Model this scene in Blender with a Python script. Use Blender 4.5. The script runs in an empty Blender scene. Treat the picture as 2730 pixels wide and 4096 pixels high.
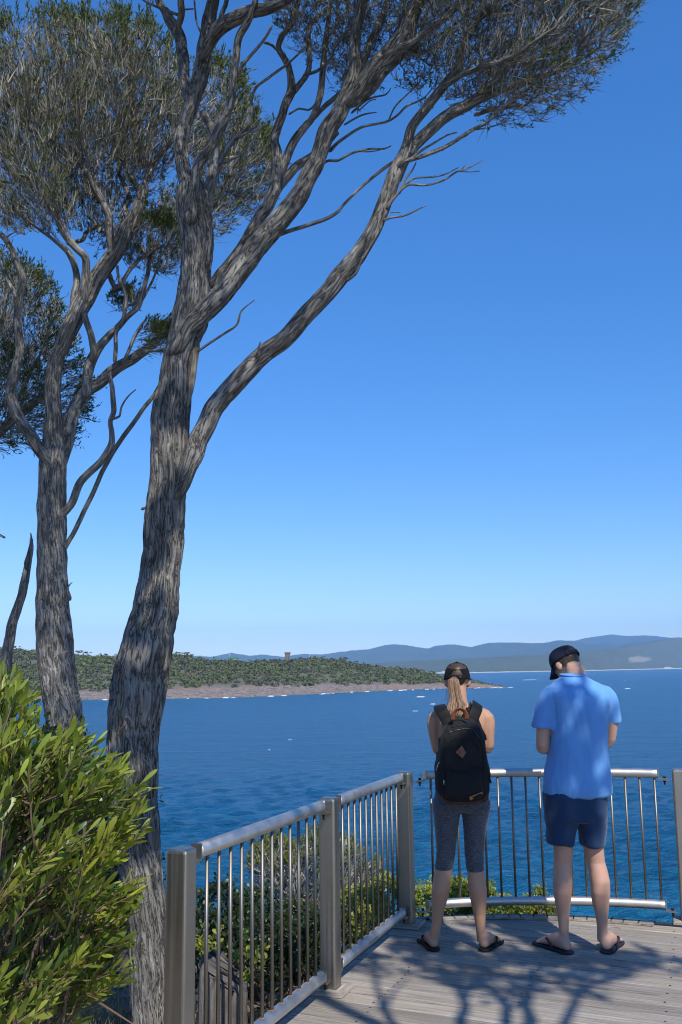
import bpy, bmesh, math, random
import numpy as np
from mathutils import Vector, Matrix, noise, kdtree
random.seed(7); RNG = np.random.default_rng(11)
SC = bpy.context.scene
COL = SC.collection
PI = math.pi

# ------------------------------------------------------------ camera geometry
F = 3900.0; TH = math.atan(635 / F); RO = 0.0118; EYE = 1.66; SEA = -13.84
_f = np.array([0, math.cos(TH), math.sin(TH)]); _r = np.array([1.0, 0, 0]); _u = np.cross(_r, _f)
_R = math.cos(RO) * _r - math.sin(RO) * _u; _U = np.cross(_R, _f); _C = np.array([0, 0, EYE])
def ray(x, y): return (x - 1365) / F * _R - (y - 2048) / F * _U + _f
def onz(x, y, z):
    d = ray(x, y); return Vector(_C + d * ((z - EYE) / d[2]))
def aty(x, y, Y):
    d = ray(x, y); return Vector(_C + d * (Y / d[1]))
def mpp(x, y, Y):                      # metres per photo pixel at depth Y
    d = ray(x, y); return Y / d[1] / F

# ------------------------------------------------------------ node helpers
def new_mat(name):
    m = bpy.data.materials.new(name); m.use_nodes = True
    nt = m.node_tree; b = nt.nodes['Principled BSDF']
    return m, nt, b
def node(nt, typ, ins=None, **props):
    n = nt.nodes.new(typ)
    for k, v in props.items(): setattr(n, k, v)
    for k, v in (ins or {}).items():
        if isinstance(v, bpy.types.NodeSocket): nt.links.new(v, n.inputs[k])
        else: n.inputs[k].default_value = v
    return n
def link(nt, a, b): nt.links.new(a, b)
def rgba(c): return (c[0], c[1], c[2], 1.0)
def ramp(nt, fac, stops):
    n = nt.nodes.new('ShaderNodeValToRGB'); nt.links.new(fac, n.inputs['Fac'])
    el = n.color_ramp.elements
    while len(el) < len(stops): el.new(0.5)
    for e, (p, c) in zip(el, stops): e.position = p; e.color = rgba(c)
    return n.outputs['Color']
def mapped(nt, src, scale, rot=(0, 0, 0)):
    return node(nt, 'ShaderNodeMapping', {'Vector': src, 'Scale': scale, 'Rotation': rot}).outputs['Vector']
def objco(nt): return node(nt, 'ShaderNodeTexCoord').outputs['Object']
def attr(nt, name, out='Vector'): return node(nt, 'ShaderNodeAttribute', attribute_name=name).outputs[out]
def noi(nt, vec, scale, detail=3, rough=0.55, dist=0.0):
    return node(nt, 'ShaderNodeTexNoise', {'Vector': vec, 'Scale': scale, 'Detail': detail, 'Roughness': rough, 'Distortion': dist}).outputs['Fac']
def math_(nt, op, a, b=0.0, clamp=False):
    n = nt.nodes.new('ShaderNodeMath'); n.operation = op; n.use_clamp = clamp
    for i, v in enumerate((a, b)):
        if isinstance(v, bpy.types.NodeSocket): nt.links.new(v, n.inputs[i])
        else: n.inputs[i].default_value = v
    return n.outputs[0]
def mixc(nt, fac, a, b, mode='MIX'):
    n = nt.nodes.new('ShaderNodeMix'); n.data_type = 'RGBA'; n.blend_type = mode
    for k, v in ((0, fac), (6, a), (7, b)):
        if isinstance(v, bpy.types.NodeSocket): nt.links.new(v, n.inputs[k])
        else: n.inputs[k].default_value = v if k == 0 else rgba(v)
    return n.outputs[2]
def bump(nt, bsdf, h, strength, dist=0.01):
    n = node(nt, 'ShaderNodeBump', {'Height': h, 'Strength': strength, 'Distance': dist})
    nt.links.new(n.outputs['Normal'], bsdf.inputs['Normal']); return n
def island(nt): return node(nt, 'ShaderNodeNewGeometry').outputs['Random Per Island']

# ------------------------------------------------------------ mesh builder
class MB:
    def __init__(s): s.v = []; s.f = []; s.bk = []; s.mi = []
    def add(s, verts, faces, bk=None, mi=0):
        o = len(s.v); s.v.extend(verts); s.bk.extend(bk if bk else verts)
        for f in faces: s.f.append([i + o for i in f]); s.mi.append(mi)
    def box(s, c, half, rz=0.0, mi=0, M=None):
        vs = [Vector((x * half[0], y * half[1], z * half[2])) for z in (-1, 1) for y in (-1, 1) for x in (-1, 1)]
        if M is None: M = Matrix.Rotation(rz, 3, 'Z')
        vs = [M @ v + Vector(c) for v in vs]
        s.add(vs, [(0, 2, 3, 1), (4, 5, 7, 6), (0, 1, 5, 4), (2, 6, 7, 3), (0, 4, 6, 2), (1, 3, 7, 5)], mi=mi)
    def loft(s, rings, caps=True, mi=0, bks=None):
        n = len(rings[0]); vs = [p for r in rings for p in r]; fs = []
        for i in range(len(rings) - 1):
            for j in range(n):
                a = i * n + j; b = i * n + (j + 1) % n
                fs.append((a, b, b + n, a + n))
        if caps:
            fs.append(tuple(reversed(range(n)))); fs.append(tuple((len(rings) - 1) * n + j for j in range(n)))
        s.add(vs, fs, bk=bks, mi=mi)
    def tube(s, pts, rad, n=8, caps=True, mi=0, flat=1.0, up=None, disp=None, twist=0.0):
        pts = [Vector(p) for p in pts]; rings = []; bks = []; L = 0.0
        if isinstance(rad, (int, float)): rad = [rad] * len(pts)
        rm = max(0.003, sum(rad) / len(rad)); nrm = None
        for i, p in enumerate(pts):
            t = (pts[min(i + 1, len(pts) - 1)] - pts[max(i - 1, 0)])
            t = t.normalized() if t.length > 1e-9 else Vector((0, 0, 1))
            if i: L += (p - pts[i - 1]).length
            if nrm is None or up is not None:
                g = Vector(up) if up is not None else (Vector((0, 1, 0)) if abs(t.y) < .9 else Vector((1, 0, 0)))
                nrm = g
            nrm = (nrm - t * nrm.dot(t)); nrm = nrm.normalized() if nrm.length > 1e-6 else t.orthogonal().normalized()
            bn = t.cross(nrm); ring = []
            for j in range(n):
                a = 2 * PI * j / n; ca, sa = math.cos(a), math.sin(a)
                r = rad[i]
                if disp: r *= disp(a, L, p)
                ring.append(p + nrm * (ca * r * flat) + bn * (sa * r))
                aa = a + twist * L
                bks.append(Vector((math.cos(aa) * rm, math.sin(aa) * rm, L)))
            rings.append(ring)
        s.loft(rings, caps, mi, bks)
    def ball(s, c, r, M=None, nu=14, nv=9, mi=0):
        M = M or Matrix.Identity(3); c = Vector(c); rings = []
        for i in range(1, nv):
            t = PI * i / nv
            rings.append([c + M @ Vector((r[0] * math.sin(t) * math.cos(2 * PI * j / nu), r[1] * math.sin(t) * math.sin(2 * PI * j / nu), -r[2] * math.cos(t))) for j in range(nu)])
        s.loft(rings, True, mi)
    def build(s, name, mats, parent=None, smooth=True):
        me = bpy.data.meshes.new(name)
        me.from_pydata([tuple(v) for v in s.v], [], s.f)
        if not isinstance(mats, (list, tuple)): mats = [mats]
        for m in mats: me.materials.append(m)
        me.polygons.foreach_set('material_index', s.mi)
        me.polygons.foreach_set('use_smooth', [smooth] * len(s.f))
        at = me.attributes.new('bk', 'FLOAT_VECTOR', 'POINT')
        at.data.foreach_set('vector', np.array([tuple(b) for b in s.bk], dtype=np.float32).ravel())
        me.update()
        return link_obj(name, me, parent)
def link_obj(name, me, parent=None):
    o = bpy.data.objects.new(name, me); COL.objects.link(o)
    if parent is not None:
        o.parent = parent
        o.matrix_parent_inverse = Matrix.Translation(parent.location).inverted() if parent.rotation_euler[2] == 0 else parent.matrix_basis.inverted()
    return o
def mesh_np(name, V, Fq, mat, parent=None, col=None, smooth=False):
    """numpy mesh: V (n,3), Fq (m,k) all faces with k corners; col (n,3) colours"""
    me = bpy.data.meshes.new(name); V = np.asarray(V, np.float32); Fq = np.asarray(Fq, np.int32); k = Fq.shape[1]
    me.vertices.add(len(V)); me.vertices.foreach_set('co', V.ravel())
    me.loops.add(Fq.size); me.loops.foreach_set('vertex_index', Fq.ravel())
    me.polygons.add(len(Fq)); me.polygons.foreach_set('loop_start', np.arange(0, Fq.size, k, dtype=np.int32))
    me.polygons.foreach_set('loop_total', np.full(len(Fq), k, np.int32))
    me.polygons.foreach_set('use_smooth', np.full(len(Fq), smooth, bool))
    me.materials.append(mat)
    if col is not None:
        a = me.attributes.new('col', 'FLOAT_COLOR', 'POINT')
        a.data.foreach_set('color', np.concatenate([np.asarray(col, np.float32), np.ones((len(V), 1), np.float32)], 1).ravel())
    me.update(calc_edges=True); me.validate()
    return link_obj(name, me, parent)
def scatter(tv, tf, loc, rot, scl):
    """copies of a template: loc (k,3), rot (k,3,3), scl (k,3) -> V, F"""
    tv = np.asarray(tv, float); k = len(loc)
    V = np.einsum('kij,kvj->kvi', rot, tv[None] * np.asarray(scl)[:, None, :]) + np.asarray(loc)[:, None, :]
    Fq = np.asarray(tf)[None] + (np.arange(k) * len(tv))[:, None, None]
    return V.reshape(-1, 3), Fq.reshape(-1, np.asarray(tf).shape[1])
def frames(zdir, spin=None, ref=None):
    """rotation matrices whose 3rd column is zdir"""
    z = zdir / np.maximum(np.linalg.norm(zdir, axis=1, keepdims=True), 1e-9)
    a = RNG.normal(size=z.shape) if ref is None else np.broadcast_to(ref, z.shape) + RNG.normal(size=z.shape) * (spin or 0)
    x = np.cross(a, z); x /= np.maximum(np.linalg.norm(x, axis=1, keepdims=True), 1e-9)
    y = np.cross(z, x)
    return np.stack([x, y, z], axis=2)
def thing(name, loc, label, cat, group=None):
    o = bpy.data.objects.new(name, None); COL.objects.link(o); o.location = loc
    o.empty_display_size = .1
    return tag(o, label, cat, group)
def tag(o, label, cat, group=None):
    o['label'] = label; o['category'] = cat
    if group: o['group'] = group
    return o
def struct(o, kind='structure', label=None, cat=None):
    o['kind'] = kind
    if label: o['label'] = label
    if cat: o['category'] = cat
    return o
def catmull(P, step):
    """P rows of any dimension; resampled by about step in the first three"""
    P = np.asarray(P, float); out = []
    for i in range(len(P) - 1):
        p0 = P[max(i - 1, 0)]; p1 = P[i]; p2 = P[i + 1]; p3 = P[min(i + 2, len(P) - 1)]
        n = max(1, int(np.linalg.norm(p2[:3] - p1[:3]) / step))
        for k in range(n):
            t = k / n
            out.append(.5 * (2 * p1 + (p2 - p0) * t + (2 * p0 - 5 * p1 + 4 * p2 - p3) * t * t + (3 * p1 - p0 - 3 * p2 + p3) * t ** 3))
    out.append(P[-1]); return np.array(out)
def fuse(name, mb, voxel, mats, parent=None, smooth=2, fn=None):
    """one continuous surface out of overlapping shapes"""
    me = bpy.data.meshes.new('tmp'); me.from_pydata([tuple(v) for v in mb.v], [], mb.f)
    o = bpy.data.objects.new('tmp', me); COL.objects.link(o)
    r = o.modifiers.new('r', 'REMESH'); r.mode = 'VOXEL'; r.voxel_size = voxel
    dg = bpy.context.evaluated_depsgraph_get(); dg.update()
    m2 = bpy.data.meshes.new_from_object(o.evaluated_get(dg)); m2.name = name
    bpy.data.objects.remove(o); bpy.data.meshes.remove(me)
    n = len(m2.vertices); V = np.empty(n * 3); m2.vertices.foreach_get('co', V); V = V.reshape(-1, 3)
    E = np.empty(len(m2.edges) * 2, np.int32); m2.edges.foreach_get('vertices', E); E = E.reshape(-1, 2)
    cnt = np.bincount(E.ravel(), minlength=n)[:, None]
    for _ in range(smooth):
        S = np.zeros_like(V)
        np.add.at(S, E[:, 0], V[E[:, 1]]); np.add.at(S, E[:, 1], V[E[:, 0]])
        V = .35 * V + .65 * S / np.maximum(cnt, 1)
    m2.vertices.foreach_set('co', V.ravel()); m2.update()
    if fn is not None:
        N = np.empty(n * 3); m2.vertices.foreach_get('normal', N); N = N.reshape(-1, 3)
        V = fn(V, N); m2.vertices.foreach_set('co', V.ravel()); m2.update()
    m2.materials.clear()
    for m in (mats if isinstance(mats, (list, tuple)) else [mats]): m2.materials.append(m)
    m2.polygons.foreach_set('use_smooth', np.ones(len(m2.polygons), bool))
    return link_obj(name, m2, parent)
def vnoise(P, seed=0):
    return np.array([noise.noise(Vector((p[0] + seed * 7.3, p[1] - seed * 3.1, p[2] + seed))) for p in P])

# ------------------------------------------------------------ light, sky, camera
SUN = Vector((.22, -.645, .73)).normalized()
def setup():
    w = bpy.data.worlds.new('World'); SC.world = w; w.use_nodes = True; nt = w.node_tree
    bg = nt.nodes['Background']
    sky = node(nt, 'ShaderNodeTexSky', sky_type='NISHITA', sun_disc=False)
    sky.sun_elevation = math.asin(SUN.z); sky.sun_rotation = math.atan2(SUN.x, SUN.y)
    sky.altitude = 20; sky.air_density = 1.0; sky.dust_density = 0.12; sky.ozone_density = 3.2
    hs = node(nt, 'ShaderNodeHueSaturation', {'Color': sky.outputs['Color'], 'Saturation': 1.36, 'Hue': .506, 'Value': 1.0})
    tint = mixc(nt, .27, mixc(nt, 1.0, hs.outputs['Color'], (.96, 1.0, 1.10), 'MULTIPLY'), (.80, 2.15, 5.3))
    link(nt, tint, bg.inputs['Color']); bg.inputs['Strength'].default_value = 0.15
    l = bpy.data.lights.new('sun', 'SUN'); l.energy = 4.9; l.angle = math.radians(.45); l.color = (1, .95, .87)
    o = bpy.data.objects.new('sun', l); COL.objects.link(o)
    o.rotation_euler = (-SUN).to_track_quat('-Z', 'Y').to_euler(); o.location = SUN * 60
    cam = bpy.data.cameras.new('camera'); co = bpy.data.objects.new('camera', cam); COL.objects.link(co)
    cam.sensor_fit = 'VERTICAL'; cam.angle_y = 2 * math.atan(2048 / F); cam.clip_start = .05; cam.clip_end = 60000
    M = Matrix.Identity(4)
    for i in range(3):
        M[i][0] = _R[i]; M[i][1] = _U[i]; M[i][2] = -_f[i]; M[i][3] = _C[i]
    co.matrix_world = M; SC.camera = co
    vs = SC.view_settings; vs.view_transform = 'Standard'; vs.look = 'None'; vs.exposure = 0.1; vs.gamma = 1
    SC.render.engine = 'CYCLES'; c = SC.cycles
    c.max_bounces = 6; c.diffuse_bounces = 3; c.glossy_bounces = 3; c.transparent_max_bounces = 6; c.volume_bounces = 0
    c.use_denoising = True; c.filter_width = 1.1; c.sample_clamp_indirect = 4
setup()
# ------------------------------------------------------------ far setting: sea, hills, headland, haze
def mat_sea():
    m, nt, b = new_mat('sea_water')
    oc = objco(nt)
    n1 = noi(nt, mapped(nt, oc, (.55, 1.0, 1), (0, 0, .12)), 1.6, 4, .6, .4)
    n2 = noi(nt, mapped(nt, oc, (.6, 1.1, 1), (0, 0, -.15)), 5.0, 3, .6)
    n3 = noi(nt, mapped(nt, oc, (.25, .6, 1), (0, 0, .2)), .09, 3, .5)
    n4 = noi(nt, mapped(nt, oc, (.30, 1.0, 1), (0, 0, .1)), .42, 4, .62, .5); n5 = noi(nt, mapped(nt, oc, (.22, 1.0, 1), (0, 0, .14)), .12, 3, .6, .4)
    h = math_(nt, 'ADD', math_(nt, 'ADD', n1, math_(nt, 'MULTIPLY', n2, .3)), math_(nt, 'ADD', math_(nt, 'MULTIPLY', n4, 2.0), math_(nt, 'MULTIPLY', n5, 2.2)))
    bump(nt, b, h, 1.0, .5)
    sh = attr(nt, 'shal', 'Fac')
    n6 = noi(nt, mapped(nt, oc, (.16, .75, 1), (0, 0, .1)), 1.0, 6, .68, .4)  # noise that paints light and dark wave faces into the water colour
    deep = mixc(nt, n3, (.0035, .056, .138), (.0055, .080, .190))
    deep = mixc(nt, ramp(nt, n6, [(.38, (.55, .55, .55)), (.5, (0, 0, 0)), (.62, (0, 0, 0))]), deep, (.002, .034, .090))
    deep = mixc(nt, ramp(nt, n6, [(.5, (0, 0, 0)), (.64, (.6, .6, .6))]), deep, (.010, .110, .245))
    c = mixc(nt, sh, deep, (.004, .125, .170))
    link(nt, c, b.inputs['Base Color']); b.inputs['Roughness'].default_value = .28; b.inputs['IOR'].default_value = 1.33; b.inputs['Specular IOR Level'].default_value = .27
    return m
COAST_PX = [(-700, 2806), (-400, 2804), (0, 2802), (380, 2800), (700, 2795), (1000, 2789), (1200, 2780), (1400, 2770), (1700, 2757), (1900, 2752.5), (2030, 2750), (2085, 2748.5)]
COAST = np.array([onz(x, y, SEA)[:2] for x, y in COAST_PX])
def sea():
    ys = [9, 12, 16, 20, 24, 28, 32]; y = 36.0
    while y < 16500: ys.append(y); y += max(.22, y * y * 6.2e-5)
    ys = np.array(ys); nx = 250
    u = np.linspace(-1, 1, nx)
    X = u[None] * (ys * .47 + 14)[:, None]; Y = np.repeat(ys[:, None], nx, 1)
    cx = np.gradient(X, axis=1); cy = np.repeat(np.gradient(ys)[:, None], nx, 1)
    Z = np.full_like(X, SEA)
    r = np.random.default_rng(3)
    for lam in np.geomspace(.7, 5.0, 60):
        a = r.normal(0, .55) + .12; k = 2 * PI / lam
        d = np.array([math.sin(a), -math.cos(a)])
        cell = np.maximum(np.abs(cx * d[0]), np.abs(cy * d[1]))
        fade = np.clip(lam / (cell * 2.5) - 1, 0, 1)
        ph = k * (X * d[0] + Y * d[1]) + r.uniform(0, 6.28) + 1.3 * np.sin(X * .031 * d[1] + Y * .043 + lam)
        w = np.sin(ph); Z += fade * (.0125 * lam ** .9 if lam < 4.5 else .012 * lam ** .6) * (w + .35 * w * w)
    V = np.stack([X, Y, Z], 2).reshape(-1, 3); ny = len(ys)
    i = (np.arange(ny - 1)[:, None] * nx + np.arange(nx - 1)[None]).ravel()
    Fq = np.stack([i, i + 1, i + nx + 1, i + nx], 1)
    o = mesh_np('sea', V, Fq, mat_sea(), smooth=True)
    P = V[:, :2]; dm = np.full(len(P), 1e9)
    for a, b in zip(COAST[:-1], COAST[1:]):
        ab = b - a; t = np.clip(((P - a) @ ab) / (ab @ ab), 0, 1); dm = np.minimum(dm, np.linalg.norm(P - (a + t[:, None] * ab), axis=1))
    left = np.clip((120 - P[:, 0]) / 200, 0.15, 1)
    sh = .75 * np.exp(-dm / 28) * left + .62 * np.exp(-np.maximum(P[:, 1] - 38, 0) / 26) + .12 * np.exp(-P[:, 1] / 160)
    at = o.data.attributes.new('shal', 'FLOAT', 'POINT'); at.data.foreach_set('value', np.clip(sh, 0, 1).astype(np.float32))
    struct(o)
sea()

def mat_forest(name, c1, c2, scale):
    m, nt, b = new_mat(name)
    oc = objco(nt); n = noi(nt, oc, scale, 6, .65); n2 = noi(nt, oc, scale * .13, 3, .5)
    c = mixc(nt, n2, ramp(nt, n, [(.35, c1), (.65, c2)]), c2)
    cl = attr(nt, 'col', 'Color'); f = attr(nt, 'col', 'Alpha')
    sep = node(nt, 'ShaderNodeSeparateColor', {'Color': cl})
    c = mixc(nt, sep.outputs[0], c, (.24, .21, .15))
    link(nt, c, b.inputs['Base Color']); b.inputs['Roughness'].default_value = .95; b.inputs['Specular IOR Level'].default_value = .1
    return m
def interp(pts, x): return np.interp(x, [p[0] for p in pts], [p[1] for p in pts])
def ridge(name, sky_px, d0, d1, mat, x0, x1, foot_px=None, ns=26, clear=None, amp=.12, seed=0):
    xs = np.arange(x0, x1 + 1, 9.0); V = []; C = []
    for x in xs:
        dd0 = interp(d0, x) if isinstance(d0, list) else d0
        dd1 = dd0 + d1
        crest = aty(x, interp(sky_px, x), dd1); foot = aty(x, 2690, dd0); foot.z = SEA - 1
        for j in range(ns):
            t = j / (ns - 8.0)
            if t <= 1:
                p = foot.lerp(crest, t); s = t * t * (3 - 2 * t); s = .55 * s + .45 * t
                p.z = foot.z + (crest.z - foot.z) * s
                w = math.sin(PI * t) * (crest.z - foot.z) * amp * 2.2
                nn = noise.noise(Vector((p.x / 520, p.y / 900, seed))) + .5 * noise.noise(Vector((p.x / 210, p.y / 400, seed + 5)))
                p.z += nn * w
                if t > .8: p.z += noise.noise(Vector((p.x / 60, 0, seed))) * 5 * (t - .8) * 5
            else:
                p = foot.lerp(crest, t); p.z = crest.z - (crest.z - foot.z) * (t - 1) * 1.4
            V.append(p)
            k = 0.0
            if clear:
                cx, cy, rx, ry = clear
                q = aty(x, cy, p.y); e = ((x - cx) / rx) ** 2 + ((p.z - q.z) / (ry * p.y / F)) ** 2 + .5 * noise.noise(Vector((x / 12, p.z / 12, 0)))
                k = 1.0 if e < 1 else 0.0
            C.append((k, 0, 0))
    n = len(xs); i = (np.arange(n - 1)[:, None] * ns + np.arange(ns - 1)[None]).ravel()
    Fq = np.stack([i, i + ns, i + ns + 1, i + 1], 1)
    return struct(mesh_np(name, [tuple(v) for v in V], Fq, mat, col=C, smooth=True))
k5 = lambda L: [(1365 + a / 1.1487, 2400 + b / 1.1487) for a, b in L]
RB = [(600, 2632), (775, 2622.6), (853, 2627), (923, 2611), (1001, 2622.6), (1053, 2618), (1132, 2627), (1210, 2615.6), (1288, 2618)] + k5([(0, 238), (60, 231), (130, 226), (190, 210), (230, 203), (300, 207), (350, 217), (400, 223), (430, 212), (460, 207), (520, 204), (560, 210), (600, 216), (640, 206), (680, 197), (740, 196), (800, 195), (870, 198), (930, 198), (970, 190), (1000, 185), (1070, 187), (1110, 196), (1150, 202), (1270, 207), (1380, 195), (1480, 180), (1600, 172), (1800, 190), (2200, 210)])
RC = k5([(700, 215), (900, 208), (1070, 189), (1120, 176), (1180, 167), (1240, 158), (1290, 163), (1330, 166), (1400, 162), (1450, 166), (1500, 172), (1600, 182), (2000, 200)])
RA = [(1000, 2668), (1250, 2660), (1365, 2656)] + k5([(130, 291), (300, 281), (500, 272), (700, 262), (800, 255), (900, 252), (1000, 243), (1100, 238), (1200, 228), (1300, 214), (1400, 200), (1450, 189), (1500, 178), (1540, 171), (1600, 176), (1800, 160), (2200, 170)])
SHORE = [(-500, 4000), (1300, 4000), (1880, 4130), (2100, 4600), (2400, 5400), (2730, 7600), (3300, 8200)]
M_FAR = mat_forest('far_forest', (.035, .055, .038), (.065, .085, .055), .012)
M_FOOT = mat_forest('foothill_forest', (.040, .060, .030), (.095, .105, .062), .014)
ridge('distant_hills', RC, 9500, 4500, M_FAR, 1950, 3200, seed=2)
ridge('middle_hills', RB, 7800, 2600, M_FAR, 560, 3200, seed=9)
ridge('shore_hills', RA, SHORE, 1300, M_FOOT, 1000, 3200, seed=4, clear=(2556, 2637, 46, 13), amp=.07)

def beach():
    m, nt, b = new_mat('beach_sand')
    n = noi(nt, objco(nt), .02, 4)
    col = attr(nt, 'col', 'Color')
    link(nt, mixc(nt, math_(nt, 'MULTIPLY', n, .5), col, (.30, .25, .18)), b.inputs['Base Color']); b.inputs['Roughness'].default_value = .9
    V = []; C = []; xs = np.arange(1000, 3200, 6.0)
    for x in xs:
        d = interp(SHORE, x) - 60
        cliff = max(0, noise.noise(Vector((x / 60, 3, 0)))) * 1.4 * (1 if x < 2060 else (.8 if x > 2660 else .05)) + .5 * max(0, noise.noise(Vector((x / 17, 9, 0)))) * (1 if x < 2060 else .3)
        h = (3.2 + 15 * cliff) * d / 4600
        f = aty(x, 2690, d); f.z = SEA - 1
        g = aty(x, 2690, d + 40); g.z = SEA + 1.2 * d / 4600
        k = aty(x, 2690, d + 66); k.z = SEA + h
        e = aty(x, 2690, d + 110); e.z = SEA + h - 1
        V += [f, g, k, e]; cc = (.50, .36, .24) if cliff > .12 else (.56, .50, .40)
        C += [(.55, .48, .38)] * 2 + [cc] * 2
    n = len(xs); i = (np.arange(n - 1)[:, None] * 4 + np.arange(3)[None]).ravel()
    struct(mesh_np('beach', [tuple(v) for v in V], np.stack([i, i + 4, i + 5, i + 1], 1), m, col=C, smooth=True))
beach()

# ---- headland with rock platform and scrub
SKYL = [(-700, 2552), (-300, 2560), (0, 2576), (130, 2592), (300, 2606), (400, 2611), (540, 2609), (700, 2606), (790, 2618), (860, 2628), (1000, 2634), (1150, 2628), (1250, 2620), (1365, 2624), (1450, 2648), (1550, 2661), (1650, 2669), (1720, 2685), (1780, 2702), (1850, 2712), (1900, 2720), (1950, 2734), (2030, 2748), (2085, 2748)]
VEGB = [(-700, 2784), (0, 2780), (380, 2768), (700, 2758), (1000, 2747), (1250, 2742), (1400, 2740), (1550, 2737), (1700, 2738), (1800, 2733), (1880, 2733), (1950, 2738), (2030, 2748.8), (2085, 2748.4)]
def coast_d(x): return np.interp(x, [p[0] for p in COAST_PX], COAST[:, 1])
def head_pt(x, t):
    """t 0 waterline .. 1 edge of the scrub .. 2 ridge .. 3 back slope"""
    D = coast_d(x); taper = float(np.clip((2085 - x) / 500, .12, 1))
    vb = interp(VEGB, x); sk = interp(SKYL, x)
    A = aty(x, 2700, D); A.z = SEA - .6
    B = aty(x, vb, D + 42 * taper)
    th = min(4.5, max(0, (vb - sk)) * .055)
    Cc = aty(x, sk, D + 42 * taper + 190 * taper); Cc.z -= th
    if t <= 1:
        p = A.lerp(B, t); ss = t ** .8; p.z = A.z + (B.z - A.z) * ss
        ledge = math.floor(t * 5 + noise.noise(Vector((x / 60, 0, 0))) * .8) / 5
        p.z = .45 * p.z + .55 * (A.z + (B.z - A.z) * max(0, min(1, ledge ** .8 if ledge > 0 else 0)))
        p.z += noise.noise(Vector((p.x / 5, p.y / 5, 2))) * 1.0 * min(1, t * 4) * taper
        p.y += noise.noise(Vector((p.x / 14, t * 2, 7))) * 9 * (1 - t) * taper
        if t == 0: p.z = SEA - .6
        return p
    if t <= 2:
        u = t - 1; p = B.lerp(Cc, u); p.z = B.z + (Cc.z - B.z) * (.55 * u + .45 * math.sin(u * PI / 2))
        p.z += noise.noise(Vector((p.x / 30, p.y / 30, 5))) * 1.6 * math.sin(PI * u) * taper
        return p
    u = t - 2; p = Cc.copy(); q = aty(x, 2700, Cc.y + 300 * u * taper); p.x, p.y = q.x, q.y; p.z = Cc.z - 9 * u - 4 * u * u * taper
    if p.z < SEA - 2: p.z = SEA - 2
    return p
def headland():
    m, nt, b = new_mat('headland_rock')
    oc = objco(nt); n = noi(nt, mapped(nt, oc, (.10, .10, .6)), 1.6, 6, .7); n2 = noi(nt, oc, .035, 3); n3 = noi(nt, mapped(nt, oc, (.3, .3, 1.2)), 1.1, 4, .7)
    c = ramp(nt, n, [(.3, (.085, .07, .06)), (.44, (.21, .165, .14)), (.55, (.37, .305, .25)), (.63, (.13, .105, .09)), (.75, (.29, .22, .18))])
    c = mixc(nt, math_(nt, 'MULTIPLY', n3, .85), c, (.085, .07, .062))
    c = mixc(nt, ramp(nt, n2, [(.5, (0, 0, 0)), (.66, (.6, .6, .6))]), c, (.24, .145, .11))
    sep = node(nt, 'ShaderNodeSeparateColor', {'Color': attr(nt, 'col', 'Color')})
    c = mixc(nt, sep.outputs[1], c, (.055, .038, .032))
    c = mixc(nt, sep.outputs[0], c, (.11, .11, .06))
    link(nt, c, b.inputs['Base Color']); b.inputs['Roughness'].default_value = .9
    bump(nt, b, n3, .8, 1.2)
    ts = list(np.linspace(0, 1, 22)) + list(np.linspace(1.1, 2, 12)) + [2.2, 2.5, 3]
    xs = np.arange(-700, 2088, 4.0); V = []; C = []
    for x in xs:
        for t in ts:
            V.append(tuple(head_pt(x, t))); C.append((1.0 if t > 1.02 else 0, 1.0 if t < .09 else 0, 0))
    k = len(ts); n_ = len(xs); i = (np.arange(n_ - 1)[:, None] * k + np.arange(k - 1)[None]).ravel()
    struct(mesh_np('headland', V, np.stack([i, i + k, i + k + 1, i + 1], 1), m, col=C, smooth=False))
headland()
def mat_leafcol(name, trans=.25, rough=.6, spec=.3):
    m, nt, b = new_mat(name)
    col = attr(nt, 'col', 'Color'); rnd = island(nt)
    c = mixc(nt, 1.0, col, ramp(nt, rnd, [(0, (.72, .72, .72)), (1, (1.25, 1.25, 1.2))]), 'MULTIPLY')
    link(nt, c, b.inputs['Base Color']); b.inputs['Roughness'].default_value = rough; b.inputs['Specular IOR Level'].default_value = spec
    if trans > 0:
        t = node(nt, 'ShaderNodeBsdfTranslucent', {'Color': mixc(nt, 1.0, c, (1.5, 1.6, .7), 'MULTIPLY')})
        mx = node(nt, 'ShaderNodeMixShader', {'Fac': trans}); link(nt, b.outputs[0], mx.inputs[1]); link(nt, t.outputs[0], mx.inputs[2])
        link(nt, mx.outputs[0], nt.nodes['Material Output'].inputs['Surface'])
    return m
M_SCRUB = mat_leafcol('scrub_leaf', .12, .8, .15)
def crown_cards(rng, n, flat=.8):
    """n leaf-clump cards spread through a lumpy unit crown"""
    d = rng.normal(size=(n, 3)); d[:, 2] = np.abs(d[:, 2]) - .25; d /= np.linalg.norm(d, axis=1, keepdims=True)
    lump = 1 + .25 * np.sin(d[:, 0] * 5 + 1) * np.cos(d[:, 1] * 4)
    p = d * (rng.uniform(.45, 1, (n, 1)) ** .5) * lump[:, None]; p[:, 2] *= flat
    nd = d + np.array([0, 0, .35]) + rng.normal(size=(n, 3)) * .42
    R = frames(nd)
    q = np.array([(-1, -.6, 0), (1, -.7, .1), (.8, .7, 0), (-.7, .8, -.1)]) * .23
    s = rng.uniform(.6, 1.4, (n, 1)) * np.ones((1, 3))
    return scatter(q, [(0, 1, 2, 3)], p, R, s)
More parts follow.
